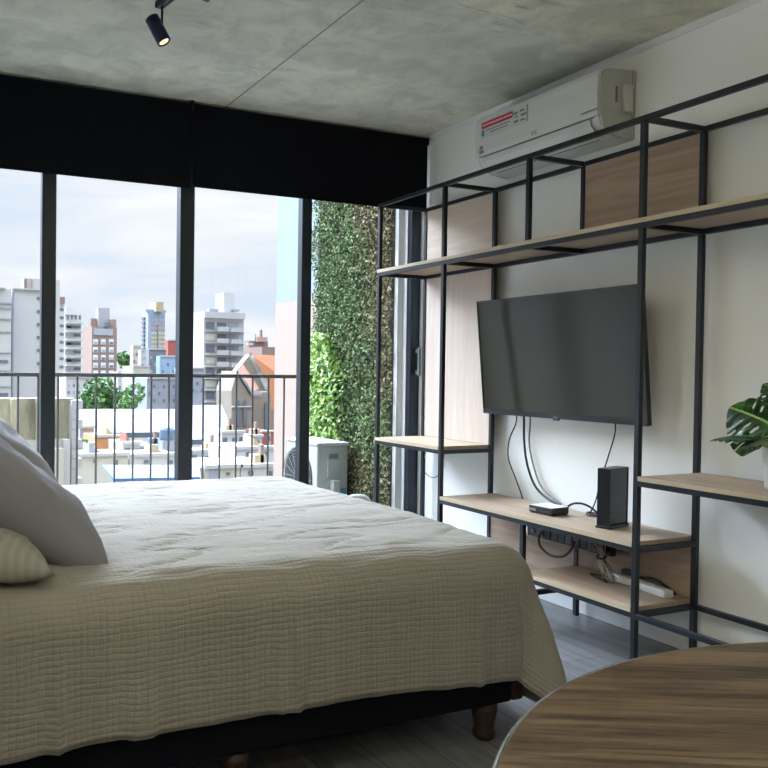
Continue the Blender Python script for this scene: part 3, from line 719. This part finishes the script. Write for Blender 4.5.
# ------------------------------------------------------------------ ceiling spot track
tk = empty('track_light', 'ceiling spotlight track with two black cylinder heads and an added fill head', 'lamp', (1.0, 2.9, H))
d = (Vector((.995, 2.946, 0)) - Vector((.968, 3.091, 0))).normalized(); pe = Vector((.965, 3.10, 0))
ang = math.atan2(d.y, d.x)
Rt = Matrix.Translation((pe.x, pe.y, 0)) @ Matrix.Rotation(ang, 4, 'Z')
MB().box(0, 1.2, -.017, -.002, H - .024, H, mtx=Rt).box(0, 1.2, .002, .017, H - .024, H, mtx=Rt).build('rail', 'black_metal', tk, bevel=.002)
MB().box(0, 1.2, -.002, .002, H - .022, H, mtx=Rt).build('track_slot', 'chrome', tk)
def head(along, tilt_dir, tilt, drop=.06):
    p = Rt @ Vector((along, 0, H - .024)); q = p - Vector((0, 0, drop))
    k = MB().tube([p, q], .005, 8, False).build('stem', 'black_metal', tk)
    ax = (Vector((tilt_dir[0], tilt_dir[1], 0)).normalized() * math.sin(tilt) - Vector((0, 0, 1)) * math.cos(tilt))
    rot = ax.to_track_quat('Z', 'Y').to_matrix().to_4x4()
    c0 = q - ax * .045 + Vector((tilt_dir[0], tilt_dir[1], 0)).normalized() * -.02
    hd = MB().lathe([(.0285, 0), (.0285, .11), (.025, .112), (.024, .104), (.001, .104)], 32, Matrix.Translation(c0) @ rot).build('spot_head', 'lamp_navy', tk, True, bevel=.0)
    for p_ in hd.data.polygons: p_.use_smooth = len(p_.vertices) == 4 and abs(p_.normal.dot(ax)) < .5
    MB().lathe([(.02, .105), (.02, .107)], 24, Matrix.Translation(c0) @ rot).build('bulb_face', 'lamp_glow', hd)
    return c0, ax
h1 = head(.03, (.55, -.35), math.radians(28), .085)
h2 = head(.42, (.5, -.3), math.radians(150), .07)
fill_head = head(1.0, (-.5, .5), math.radians(140), .07)  # extra head added out of view to wash the ceiling with light
# unseen fill panels added on the back ceiling to brighten the room
for (x_, y_) in ((-.4, -.9), (-.4, -2.2)):
    pn = empty('fill_panel', 'added flush rectangular fill panel at the back of the room', 'lamp', (x_, y_, H), 'added fill panels at the back')
    B('housing', 'white_plastic', (x_ - .62, x_ + .62, y_ - .17, y_ + .17, H - .05, H), pn, .004)
    B('diffuser', 'fill_glow', (x_ - .6, x_ + .6, y_ - .15, y_ + .15, H - .054, H - .05), pn)
ul = empty('fill_uplighter', 'added half-round fill uplighter on the return wall, out of view', 'lamp', (-.62, 1.3, 1.8))  # uplighter invented to brighten ceiling and walls
MB().lathe([(.03, 1.72), (.09, 1.80), (.085, 1.80), (.03, 1.735)], 24, Matrix.Translation((-.62, 1.2, 0)), cap=False).build('shade', 'pot_white', ul, True)
B('arm', 'black_metal', (-.63, -.61, 1.2, 1.3, 1.725, 1.745), ul)
def light(kind, name, loc, power, color, **kw):
    l = bpy.data.lights.new(name, kind); l.energy = power; l.color = color
    for k, v in kw.items(): setattr(l, k, v)
    o = bpy.data.objects.new(name, l); C.objects.link(o); o.location = loc; return o
warm = (1, .92, .74)
for (c0, ax) in (h1, h2, fill_head):
    o = light('SPOT', 'spot_bulb', c0 + ax * .118, (5, 60, 60)[(h1, h2, fill_head).index((c0, ax))], warm, spot_size=math.radians(110), spot_blend=.8, shadow_soft_size=.02)
    o.rotation_euler = (-ax).to_track_quat('Z', 'Y').to_euler()
o = light('SPOT', 'uplighter_fill', (-.62, 1.2, 1.79), 190, (1, .965, .90), spot_size=math.radians(165), spot_blend=.3, shadow_soft_size=.05)  # added fill light thrown at the ceiling
o.rotation_euler = (math.radians(180), 0, 0)
# ------------------------------------------------------------------ city
exec_city = True
CM = {}
def cm(k, rgb, var=.05, rough=.8, scale=.6):
    rgb = tuple(x * .93 for x in rgb)
    CM[k] = plain('facade_' + k, rgb, rough, 0, var, scale); return CM[k]
cm('white', (190, 187, 182)); cm('offwhite', (188, 184, 176)); cm('brick', (150, 124, 110), .1); cm('core', (158, 158, 160)); cm('blue', (140, 164, 186)); cm('tan', (176, 156, 122))
cm('grey', (150, 154, 162)); cm('winglass', (104, 112, 122), .2, .3); cm('paleglass', (160, 166, 172), .1, .3); cm('shutter', (212, 212, 210)); cm('pink', (178, 144, 134)); cm('yellow', (196, 178, 130))
cm('redbrick', (160, 84, 74)); cm('stone', (150, 138, 122), .18, .9, 1.2); cm('roof_orange', (182, 112, 66), .12); cm('roof_red', (166, 108, 84), .15); cm('metalroof', (88, 92, 99), .04, .8)
cm('metalroof2', (118, 121, 126), .04, .8); cm('bluecanopy', (72, 104, 138), .05); cm('orangewall', (200, 140, 88)); cm('cream', (190, 184, 166), .08); cm('ground', (104, 100, 94), .15)
cm('tank', (92, 112, 132)); cm('peach', (166, 146, 132), .03); cm('palesky', (138, 148, 162), .03); cm('brownbldg', (140, 116, 104), .1); cm('ledge', (176, 174, 170)); cm('bluetarp', (80, 130, 176))
def stained():
    t = NT('stained_wall'); v = t.coord('Object', (1, 1, .45)); n = t.noise(v, 1.4, 7, .7, .5); s_ = t.noise(v, 5, 5, .7)
    col = t.ramp(n, [(.35, lin((108, 104, 84))), (.5, lin((158, 152, 126))), (.66, lin((186, 180, 154)))])
    t.set(Base_Color=t.mix(t.math('MULTIPLY', s_, .4), col, lin((120, 112, 80))), Roughness=.9); return t.m
CM['stained'] = stained()
for k in CM: M['c_' + k] = CM[k]
GZ = -12
def bx_at(u0, u1, vt, Yf): a = at(u0, vt, Yf); b = at(u1, vt, Yf); return a.x, b.x, (a.z + b.z) / 2
def tower(name, label, Yf, u0, u1, vt, depth, m, cat='building', group=None):
    x0, x1, zt = bx_at(u0, u1, vt, Yf)
    t = empty(name, label, cat, ((x0 + x1) / 2, Yf, GZ), group)
    B('facade', m, (x0, x1, Yf, Yf + depth, GZ, zt), t)
    return t, x0, x1, zt
def zv(v, Yf, u=120): return at(u, v, Yf).z
def rect(t, name, m, u0, u1, v0, v1, Yf, off=.1, th=.15, parent=None):
    a = at(u0, v0, Yf); b = at(u1, v1, Yf)
    return B(name, m, (a.x, b.x, Yf - off - th, Yf - off, min(a.z, b.z), max(a.z, b.z)), parent or t)
def windows(t, us, vs, w, h, Yf, m='c_winglass', name='window'):
    for v in vs:
        for u in us: rect(t, name, m, u - w / 2, u + w / 2, v - h / 2, v + h / 2, Yf, 0, .12)
struct(B('ground_city', 'c_ground', (-150, 260, 8, 420, GZ - 1, GZ)), 'grey ground of the city far below the balcony', 'ground')
# A: blank white party-wall block at far left
t, *_ = tower('apartment_building', 'plain white block with a blank side wall at the far left of the skyline', 60, 12, 45, 289, 3, 'c_white', group=None)
for i in range(9): rect(t, 'window', 'c_winglass', 37, 43.5, 297 + i * 13, 300 + i * 13, 60, 0, .1)
rect(t, 'ledge', 'c_ledge', 12, 45, 288, 291, 60, .0, .3)
rect(t, 'wall_seam', 'c_grey', 12.3, 13.1, 292, 400, 60, 0, .1)
t, *_ = tower('apartment_building', 'low cream block with dark floor lines cut off by the photo edge', 58, -40, 11.5, 288, 12, 'c_offwhite')
for v in (302, 307, 318, 331, 352, 370, 386): rect(t, 'floor_line', 'c_grey', -40, 11.4, v, v + .8, 58, 0, .15)
for v in (360, 393): rect(t, 'window', 'c_winglass', -3, 8, v, v + 3, 58, 0, .1)
rect(t, 'roof_slab', 'c_grey', -40, 5, 286.5, 288.5, 58, 0, .5)
t, *_ = tower('apartment_building', 'taller brownish tower top rising behind the blank white block', 85, 24, 60, 279, 2, 'c_offwhite')
rect(t, 'side_wall', 'c_brownbldg', 24, 26.5, 279, 292, 85, 0, .2); rect(t, 'wall_panel', 'c_pink', 31, 32, 279, 292, 85, 0, .2)
for v in (292, 298): rect(t, 'window', 'c_winglass', 31, 40, v, v + 2.2, 85, 0, .1)
# B: stepped white towers with balconies
t, *_ = tower('apartment_building', 'narrow white tower with stacked dark windows just right of the first mullion', 105, 46, 64.5, 300, 3, 'c_white')
rect(t, 'roof_shed', 'c_brownbldg', 57, 64, 297, 304, 105, 0, .6)
for i in range(12): rect(t, 'window', 'c_winglass', 57, 63.5, 308 + i * 8.2, 311 + i * 8.2, 105, 0, .1)
t, *_ = tower('apartment_building', 'stepped white apartment block with long balconies beside the brick tower', 112, 64.8, 81.5, 314, 3, 'c_white')
rect(t, 'penthouse', 'c_white', 65, 76, 307, 315, 112, -.1, .5)
for u in (67, 71, 75, 79): rect(t, 'window', 'c_winglass', u, u + 1.6, 315.5, 319.5, 112, 0, .1)
for i in range(10):
    v = 322 + i * 8.4
    bb = rect(t, 'balcony', 'c_ledge', 65, 81.4, v, v + 2.2, 112, 0, 1.0)
    rect(t, 'window', 'c_winglass', 73.5 if i % 2 else 66.5, 80.5, v + 3.6, v + 6.4, 112, 0, .1)
    rect(t, 'window', 'c_paleglass', 66, 71, v + 3.6, v + 6.4, 112, 0, .1)
# C: brick tower
t, x0, x1, zt = tower('apartment_building', 'brown brick tower with white window bands and a grey concrete core on top', 120, 92, 117, 326.5, 7, 'c_brick')
rect(t, 'stair_tower', 'c_brick', 88, 94.5, 319, 330, 124, 0, 2)
rect(t, 'lift_core', 'c_core', 96, 107, 308.5, 328, 123, 0, 1.6)
rect(t, 'roof_hut', 'c_brick', 108, 113, 320, 327, 122, 0, 2); rect(t, 'roof_tank', 'c_tank', 103, 108, 323, 327, 120.5, 0, .8)
rect(t, 'penthouse_band', 'c_paleglass', 93.5, 112.5, 328.5, 335.5, 120, 0, .3)
for u in (97.5, 102.5, 107.5): rect(t, 'mullion', 'c_ledge', u, u + .6, 328.5, 335.5, 120, .3, .1)
for i in range(7):
    v = 342 + i * 7.8
    for u in (95.3, 103, 111):
        w = rect(t, 'window', 'c_shutter', u - 2.3, u + 2.3, v - 2.8, v + 2.6, 120, 0, .2)
        rect(t, 'pane', 'c_winglass' if (i + int(u)) % 3 == 0 else 'c_paleglass', u - 1.8, u + 1.8, v - .2, v + 2.2, 120, .2, .05, parent=w)
    rect(t, 'ledge', 'c_ledge', 99, 101, v - 3, v + 3, 120, 0, .1) if False else None
# D: blue tower
t, *_ = tower('apartment_building', 'slim light blue high-rise with coloured windows and tan rooftop box', 200, 149, 165.2, 311, 5.5, 'c_blue')
rect(t, 'roof_box', 'c_tan', 149.5, 156.5, 303.5, 313, 204, 0, 6)
rect(t, 'parapet', 'c_blue', 145, 165.2, 309.5, 313, 201, 0, .8)
xb = at(149, 312, 200).x
B('side_wall', 'c_grey', (xb - .12, xb, 200.2, 205.5, GZ, at(149, 311.5, 200).z), t)
for i in range(9): B('side_balcony', 'c_winglass', (xb - .5, xb - .12, 202.8, 205, at(149, 319 + i * 4.4, 200).z, at(149, 316.6 + i * 4.4, 200).z), t)
for i in range(9):
    v = 314.5 + i * 4.4
    for k, u in enumerate((151, 154.7, 158.5, 162)):
        m_ = 'c_paleglass' if i < 2 else ('c_pink' if (i < 4) else 'c_yellow')
        rect(t, 'window', m_, u, u + 2.8, v, v + 2.6, 200, 0, .15)
rect(t, 'window_frame', 'c_brownbldg', 156.8, 157.6, 325, 350, 200, 0, .2)
# E: mid-distance blocks
for (Yf, u0, u1, vt, dp, m_, lab, nw) in (
    (150, 133, 141, 346, 2, 'c_cream', 'small cream block with dark slots left of the blue high-rise', 3),
    (142, 141, 147, 350, 2, 'c_offwhite', 'narrow off-white block tucked below the blue high-rise', 2),
    (130, 149, 166, 349, 2, 'c_metalroof2', 'pale blue-grey block in front of the blue high-rise', 4),
    (118, 160, 176, 356, 2, 'c_blue', 'low light blue block left of the thick mullion', 3),
    (160, 168, 180, 340, 2, 'c_redbrick', 'small red brick block peeping beside the thick mullion', 0),
    (104, 118, 133, 372, 4, 'c_offwhite', 'off-white low-rise right of the green tree', 4),
    (96, 133, 150, 366, 5, 'c_cream', 'cream low-rise with pink parapet in the middle of the city', 5),
    (86, 147, 176, 378, 5, 'c_grey', 'grey-white low-rise behind the big metal roof', 6),
    (98, 66, 92, 377, 5, 'c_white', 'white low-rise at the foot of the brick tower', 5),
    (84, 186, 204, 368, 4, 'c_grey', 'grey low-rise with pale windows at the foot of the balcony tower', 4)):
    t, *_ = tower('city_block', lab, Yf, u0, u1, vt, dp, m_)
    for k in range(nw):
        for r_ in range(3):
            u = u0 + (k + .5) * (u1 - u0) / nw; v = vt + 7 + r_ * 7
            rect(t, 'window', 'c_winglass' if (k + r_) % 2 else 'c_paleglass', u - .8, u + .8, v, v + 3, Yf, 0, .1)
    rect(t, 'parapet', 'c_ledge', u0, u1, vt - .8, vt + 1, Yf, 0, .25)
# F: white balcony tower
t, *_ = tower('apartment_building', 'white apartment tower with rows of balconies in the centre of the skyline', 90, 204, 244, 312, 5.6, 'c_white')
rect(t, 'lift_core', 'c_white', 219, 229.5, 293.5, 314, 92.5, 0, 1.6); a = at(215.5, 294, 94); B('lift_core', 'c_grey', (a.x, at(219, 294, 94).x, 93, 94, 5, a.z), t)
rect(t, 'parapet', 'c_ledge', 203, 243, 312, 319.5, 90, 0, .7)
rect(t, 'roof_slab', 'c_grey', 207, 216, 309, 312, 91, 0, .8); rect(t, 'roof_slab', 'c_grey', 231, 237, 309.5, 312, 91, 0, .8)
for i in range(8):
    v = 325 + i * 11.6
    rect(t, 'window', 'c_winglass' if i % 2 == 0 else 'c_cream', 205.5, 214, v - 3, v + 4, 90, 0, .15)
    rect(t, 'recess', 'c_winglass', 217, 226, v - 2.5, v + 2, 90, 0, .1)
    rect(t, 'recess', 'c_grey', 228, 236, v - 2.5, v + 2.5, 90, 0, .1)
    rect(t, 'recess', 'c_paleglass', 237.5, 243, v - 2.5, v + 5, 90, 0, .1)
    rect(t, 'balcony', 'c_ledge', 215.5, 226, v + 2, v + 7, 90, .1, 1.0)
    rect(t, 'balcony', 'c_ledge', 227, 237, v + 3, v + 7.5, 90, .1, 1.4)
    rect(t, 'floor_slab', 'c_ledge', 204, 244, v + 6.2, v + 7.6, 90, 0, .5)
# G: brownish building with spire
t, *_ = tower('apartment_building', 'brownish-pink building with a rooftop mast behind the church', 130, 249, 268, 341, 2, 'c_brownbldg')
rect(t, 'roof_storey', 'c_pink', 255, 265, 337, 342, 130, 0, 1); rect(t, 'mast', 'c_brownbldg', 259.3, 261.2, 330, 338, 130, 0, .5); rect(t, 'mast', 'c_grey', 254, 255, 334, 341, 130, 0, .4)
for i in range(4): rect(t, 'balcony', 'c_offwhite', 246, 252, 343 + i * 5, 345 + i * 5, 129, 0, .6)
for i in range(3): rect(t, 'floor_slab', 'c_pink', 249, 274, 348 + i * 6, 349 + i * 6, 130, 0, .5)
t, *_ = tower('city_block', 'low brown block between the church roof and the peach wall', 115, 262, 276, 347, 10, 'c_brownbldg')
# H: church
YC = 60
ch = empty('church', 'old stone church with steep gables and orange tiled roofs', 'church', (at(255, 400, YC).x, YC, GZ))
def gable(name, m, pts, Yf, dp, par=ch):
    P = [at(u, v, Yf) for u, v in pts]; return MB().prism([(p.x, p.z) for p in P], 'y', Yf, Yf + dp).build(name, m, par)
gable('nave_gable', 'c_stone', [(236, 450), (236, 372), (250, 354.5), (267, 386), (267, 450)], YC, 1)
# nave roof runs back and to the right
p0, p1 = at(250.5, 354, YC), at(268, 388, YC)
q0 = p0 + Vector((9.5, 9, 0)); q1 = p1 + Vector((9.5, 9, 0))
def slab(name, m, pts, par, th=.25):
    mb = MB(); vs = [mb.bm.verts.new(p) for p in pts]; ws = [mb.bm.verts.new(p - Vector((0, 0, th))) for p in pts]; n = len(pts)
    mb.bm.faces.new(vs); mb.bm.faces.new(ws[::-1])
    for i in range(n): mb.bm.faces.new((vs[i], ws[i], ws[(i + 1) % n], vs[(i + 1) % n]))
    return mb.build(name, m, par)
slab('nave_roof', 'c_roof_orange', [p0 + Vector((0, .1, 0)), q0, q1 + Vector((4, 0, -4)), p1 + Vector((0, .1, -1.6))], ch)
slab('gable_coping', 'c_ledge', [at(249.3, 353, YC - .4), at(251.6, 353, YC - .4), at(268.6, 385, YC - .4), at(266.2, 388, YC - .4)], ch)
gable('side_chapel', 'c_stone', [(231.5, 450), (231.5, 391), (237, 371), (252, 393), (252, 450)], YC - 6, 3)
slab('chapel_roof', 'c_roof_red', [at(237.5, 371.5, YC - 5.8), at(243, 364, YC - 1.2), at(259, 388, YC - 1.2), at(252.5, 392.5, YC - 5.8)], ch)
slab('gable_coping', 'c_ledge', [at(236.5, 370.5, YC - 6.3), at(238.5, 370.5, YC - 6.3), at(253, 392, YC - 6.3), at(251.2, 393.6, YC - 6.3)], ch)
gable('aisle', 'c_stone', [(252, 450), (252, 392), (271, 392), (271, 450)], YC - 5, 2)
slab('aisle_cornice', 'c_ledge', [at(252, 391.5, YC - 5.3), at(262, 390.5, YC - 5.3), at(262, 393, YC - 5.2), at(252, 393.5, YC - 5.2)], ch)
def arch(u0, u1, v0, v1, Yf):
    m_ = (u0 + u1) / 2; gable('arched_window', 'c_winglass', [(u0, v1), (u0, v0 + 4), (m_ - .3 * (u1 - u0), v0 + 1), (m_, v0), (m_ + .3 * (u1 - u0), v0 + 1), (u1, v0 + 4), (u1, v1)], Yf, .1)
for u in (236.6, 243.5): arch(u, u + 3.6, 400, 426, YC - 6.15)
arch(271.0 - 6, 271 - 3.2, 402, 432, YC - 5.15)
rect(ch, 'string_course', 'c_offwhite', 231.5, 252, 406, 407, YC - 6, 0, .2)
# I: peach party wall near the balcony
t = empty('neighbour_building', 'tall smooth neighbouring wall, grey-blue above and peach below, next to the green wall', 'building', (4.4, 8, GZ))
xa = at(275.5, 300, 11).x; za = at(275, 304, 11).z
B('lower_wall', 'c_peach', (xa, 9, 8, 11, GZ, za), t); B('upper_wall', 'c_palesky', (xa + .02, 9, 8.02, 11, za, 12), t)
# J: big metal roofs
def roof(label, pts, m='c_metalroof', wall='c_white', name='warehouse'):
    # pts: near-left, near-right, far-right, far-left as (u,v,Y)
    P = [at(*p) for p in pts]; c = sum(P, Vector()) / 4
    t = empty(name, label, 'building', (c.x, c.y, GZ))
    slab('roof', m, P, t, .3)
    mb = MB(); vs = [mb.bm.verts.new(p - Vector((0, 0, .3))) for p in P]; ws = [mb.bm.verts.new((p.x, p.y, GZ)) for p in P]
    for i in range(4): mb.bm.faces.new((vs[i], ws[i], ws[(i + 1) % 4], vs[(i + 1) % 4]))
    mb.bm.faces.new(ws); mb.bm.faces.new(vs[::-1]); mb.build('walls', wall, t); return t
roof('large pale warehouse roof seen between the first two mullions', [(79, 433, 44), (180, 432, 44), (182, 409, 66), (79, 409, 66)])
roof('white warehouse roof with a slanting right end in front of the white tower', [(186, 440, 44), (236, 438, 44), (222, 405, 53), (186, 405, 53)], 'c_metalroof')
roof('white barrel-roofed shed right of the thick mullion', [(200, 448, 38), (221, 447, 38), (226, 427, 42.5), (212, 426, 42.5)], 'c_metalroof2')
# K
for (Yf, u0, u1, vt, dp, m_, lab) in (
    (36, 95, 122, 437, 2.5, 'c_orangewall', 'orange rendered wall among the low roofs'),
    (34.2, 78, 94, 445, 1.5, 'c_white', 'white shed left of the orange wall'),
    (39, 80, 94, 428, 2, 'c_grey', 'grey glazed lean-to above the white shed'),
    (33, 123, 140, 444, 2.5, 'c_offwhite', 'off-white house right of the orange wall'),
    (35.8, 138, 166, 447, 2.5, 'c_tan', 'tan house with a pale awning below the water tank'),
    (30, 78, 128, 456, 2.5, 'c_cream', 'long cream wall below the white shed'),
    (30, 130.5, 180, 456, 2.5, 'c_white', 'long white wall below the tan house'),
    (35.5, 222, 244, 433, 2, 'c_white', 'white house with two small barred windows under the church'),
    (36, 246, 262, 437, 3, 'c_offwhite', 'off-white house beside the church wall'),
    (32.6, 190, 226, 452, 2.0, 'c_offwhite', 'off-white house with windows at the right of the thick mullion'),
    (29, 236, 276, 449, 3, 'c_white', 'low white flat roof in front of the church'),
    (24, 205, 240, 468, 3, 'c_cream', 'cream yard wall just above the bed edge'),
    (24, 241, 280, 467, 3, 'c_white', 'white yard wall below the church'),
    (50, 262, 277, 432, 3, 'c_redbrick', 'reddish wall between church and peach building'),
    (42.5, 60, 79, 408, 1.5, 'c_cream', 'cream house behind the brick pillar')):
    t, x0, x1, zt = tower('low_house', lab, Yf, u0, u1, vt, dp, m_, 'house')
    B('coping', 'c_ledge', (x0 - .05, x1 + .05, Yf - .12, Yf + .1, zt, zt + .12), t)
    rh = random.Random(int(u0 * 7 + vt)); n_ = rh.choice((1, 2, 2, 3)) if 430 < vt < 456 and m_ != 'c_orangewall' else (rh.choice((1, 2)) if vt >= 456 else 0)
    for k in range(n_):
        u = u0 + (k + rh.uniform(.3, .7)) * (u1 - u0) / n_; ww = rh.uniform(1.2, 2.6); hh_ = rh.uniform(2.5, 6); vv = vt + rh.uniform(3, 5)
        rect(t, 'window' if hh_ < 5 else 'doorway', 'c_winglass', u - ww, u + ww, vv, vv + hh_, Yf, 0, .06)
    fx = rh.uniform(.15, .7); kind_ = rh.choice((0, 1, 2))
    if kind_ == 0:
        wd = (x1 - x0) * rh.uniform(.2, .35); xx = x0 + (x1 - x0) * fx * .8
        MB().prism([(xx, zt), (xx + wd, zt), (xx + wd, zt + .12), (xx, zt + .45)], 'y', Yf + .15, Yf + 1.2).build('lean_to_roof', rh.choice(('c_roof_red', 'c_grey', 'c_metalroof', 'c_tan')), t)
    elif kind_ == 1:
        B('roof_unit', rh.choice(('c_grey', 'c_tan', 'c_tank')), (x0 + (x1 - x0) * fx, x0 + (x1 - x0) * fx + .4, Yf + .4, Yf + .9, zt, zt + .35), t)
        B('chimney', 'c_brownbldg', (x0 + (x1 - x0) * (fx + .15), x0 + (x1 - x0) * (fx + .15) + .12, Yf + .4, Yf + .6, zt, zt + .7), t)
    else:
        B('wall_stain_panel', rh.choice(('c_tan', 'c_grey', 'c_stained')), (x0 + (x1 - x0) * fx * .7, x0 + (x1 - x0) * (fx * .7 + .25), Yf - .03, Yf, zt - 1.2, zt - .02), t)
tkk = empty('water_tank', 'blue-grey water tank on a stand above the low roofs', 'water tank', at(167, 440, 33.5))
p = at(167, 440, 33.5); MB().lathe([(.32, 0), (.34, .1), (.34, .45), (.25, .55), (.001, .56)], 20, Matrix.Translation((p.x, p.y, p.z))).build('tank', 'c_tank', tkk)
B('stand', 'c_grey', (p.x - .3, p.x + .3, p.y - .3, p.y + .3, at(167, 449, 33.5).z - 1, p.z), tkk)
tp = B('tarp', 'c_bluetarp', (at(243, 436, 39.6).x, at(253, 436, 39.6).x, 39.5, 39.9, at(250, 446, 39.6).z, at(250, 434, 39.6).z)); tag(tp, 'bright blue tarpaulin hanging beside the white house', 'tarpaulin')
# L: light blue canopy
P = [at(114, 478.5, 20), at(200, 477, 20), at(200, 465, 24.6), at(102, 465, 24.6)]
cn = empty('canopy', 'light blue flat canopy roof on posts in the yard below', 'canopy', (sum(P, Vector()) / 4).to_tuple()); cn.location.z = GZ
slab('roof', 'c_bluecanopy', P, cn, .08)
for p in (at(120, 479, 20.2), at(128, 479, 20.2), at(160, 479, 20.2), at(198, 479, 20.2)): B('post', 'c_grey', (p.x - .06, p.x + .06, p.y - .06, p.y + .06, GZ, p.z - .08), cn)
# M: old stained party wall bottom left
xw1 = at(57, 400, 14).x; zt = at(20, 398.5, 14).z; zm = at(20, 440, 14).z
ow = empty('old_wall', 'weathered stained old party wall below the left panes', 'wall', (at(30, 400, 14).x, 14, GZ))
B('upper_wall', 'c_stained', (-6, xw1 + .3, 14, 14.4, zm, zt), ow); B('lower_wall', 'c_cream', (-6, xw1 + .15, 13.9, 14.4, GZ, zm), ow)
B('pillar', 'c_cream', (at(53, 450, 13.6).x, at(64, 450, 13.6).x, 13.6, 14.3, GZ, at(53, 449, 13.6).z), ow)
B('pillar_side', 'c_offwhite', (at(64, 450, 13.7).x, at(70, 450, 13.7).x, 13.7, 14.3, GZ, at(60, 440, 13.7).z), ow)
mb = MB(); xq = at(71, 440, 13.9).x
for i in range(20): mb.box(xq, xq + (.12 if i % 2 else .19), 13.85, 14.3, zt - .02 - (i + 1) * .17, zt - .02 - i * .17 - .01)
mb.box(xq - .02, xq + .1, 13.9, 14.3, GZ, zt - .1)
mb.build('toothed_edge', 'c_ledge', ow)
for k, u in enumerate((17, 42)):
    p = at(u, 398, 13.9); B('buttress', 'c_stained', (p.x - .1, p.x + .04, 13.85, 14.05, zm, zt), ow)
# N: trees
def tree(label, u, v, Yf, rad, zb=GZ, n=2200, sz=.3, sq=.75):
    p = at(u, v, Yf); t = empty('tree', label, 'tree', (p.x, Yf, zb))
    mb = MB(); pts = []
    blobs = [(Vector((random.gauss(0, .45) * rad, random.gauss(0, .4) * rad, random.gauss(0, .35) * rad * sq)), rad * random.uniform(.4, .62)) for _ in range(14)]
    for i in range(n):
        c_, r_ = random.choice(blobs); dv = Vector((random.gauss(0, 1), random.gauss(0, 1), random.gauss(0, 1))).normalized()
        pts.append((p + c_ + dv * r_ * random.uniform(.8, 1.0), dv))
    leaf_cloud(mb, pts, sz); tag(mb.build('foliage', 'tree', t), kind='stuff')
    MB().tube([(p.x, Yf, zb), (p.x + .1, Yf, p.z)], .25, 8, False).build('trunk', 'trunk', t)
tree('bushy bright green tree in front of the brick tower', 106, 397, 76, 2.0)
tree('small tree with thin foliage left of the bushy one', 85, 402, 70, .8, n=700)
tree('low shrubby tree sloping off right of the bushy one', 126, 406, 68, .8, n=800)
tree('distant treetops between the brick tower and the blue high-rise', 125, 359, 170, 1.9, n=900, sz=.4)
tree('little green bush beside the toothed brick pillar', 84, 447, 33.1, .26, n=400, sz=.09)
# ------------------------------------------------------------------ sky, sun
w = bpy.data.worlds.new('sky'); bpy.context.scene.world = w; w.use_nodes = True
nt = w.node_tree; N_ = nt.nodes; Lk = nt.links; bg = N_['Background']
tc = N_.new('ShaderNodeTexCoord'); sx = N_.new('ShaderNodeSeparateXYZ'); Lk.new(tc.outputs['Generated'], sx.inputs[0])
mp = N_.new('ShaderNodeMapping'); mp.inputs['Scale'].default_value = (1.2, 1.2, 7); Lk.new(tc.outputs['Generated'], mp.inputs[0])
no = N_.new('ShaderNodeTexNoise'); no.inputs['Scale'].default_value = 2.2; no.inputs['Detail'].default_value = 6; no.inputs['Distortion'].default_value = .4; Lk.new(mp.outputs[0], no.inputs[0])
rp = N_.new('ShaderNodeValToRGB'); Lk.new(no.outputs[0], rp.inputs[0]); e = rp.color_ramp.elements
e[0].position = .36; e[0].color = lin((204, 214, 229)); e[1].position = .62; e[1].color = lin((233, 233, 235)); n3 = e.new(.5); n3.color = lin((220, 223, 230))
mc = N_.new('ShaderNodeMix'); mc.data_type = 'RGBA'; mc.inputs[7].default_value = lin((214, 228, 250)); Lk.new(rp.outputs[0], mc.inputs[6]); Lk.new(mc.outputs[2], bg.inputs[0])
mr = N_.new('ShaderNodeMapRange'); mr.inputs['From Min'].default_value = .26; mr.inputs['From Max'].default_value = .42
Lk.new(sx.outputs[2], mr.inputs[0]); Lk.new(mr.outputs[0], mc.inputs[0])
SD = Vector((-.12, .80, .58)).normalized()
dt = N_.new('ShaderNodeVectorMath'); dt.operation = 'DOT_PRODUCT'; dt.inputs[1].default_value = SD; Lk.new(tc.outputs['Generated'], dt.inputs[0])
def mth(op, a, b, c=0.0):
    n = N_.new('ShaderNodeMath'); n.operation = op
    for k, v in enumerate((a, b, c)):
        if isinstance(v, bpy.types.NodeSocket): Lk.new(v, n.inputs[k])
        else: n.inputs[k].default_value = v
    return n.outputs[0]
glow = mth('POWER', mth('MAXIMUM', dt.outputs['Value'], 0.0), 3.0)
st_ = mth('ADD', mth('MULTIPLY', mr.outputs[0], mth('MULTIPLY_ADD', glow, 15.5, 1.6)), .64)
Lk.new(st_, bg.inputs[1])
sun = light('SUN', 'sun_behind_cloud', (0, 20, 30), 1.9, (.93, .97, 1.0), angle=math.radians(30))
sun.rotation_euler = SD.to_track_quat('Z', 'Y').to_euler()
vs = bpy.context.scene.view_settings; vs.view_transform = 'Standard'; vs.look = 'None'; vs.exposure = 1.0; vs.gamma = 1
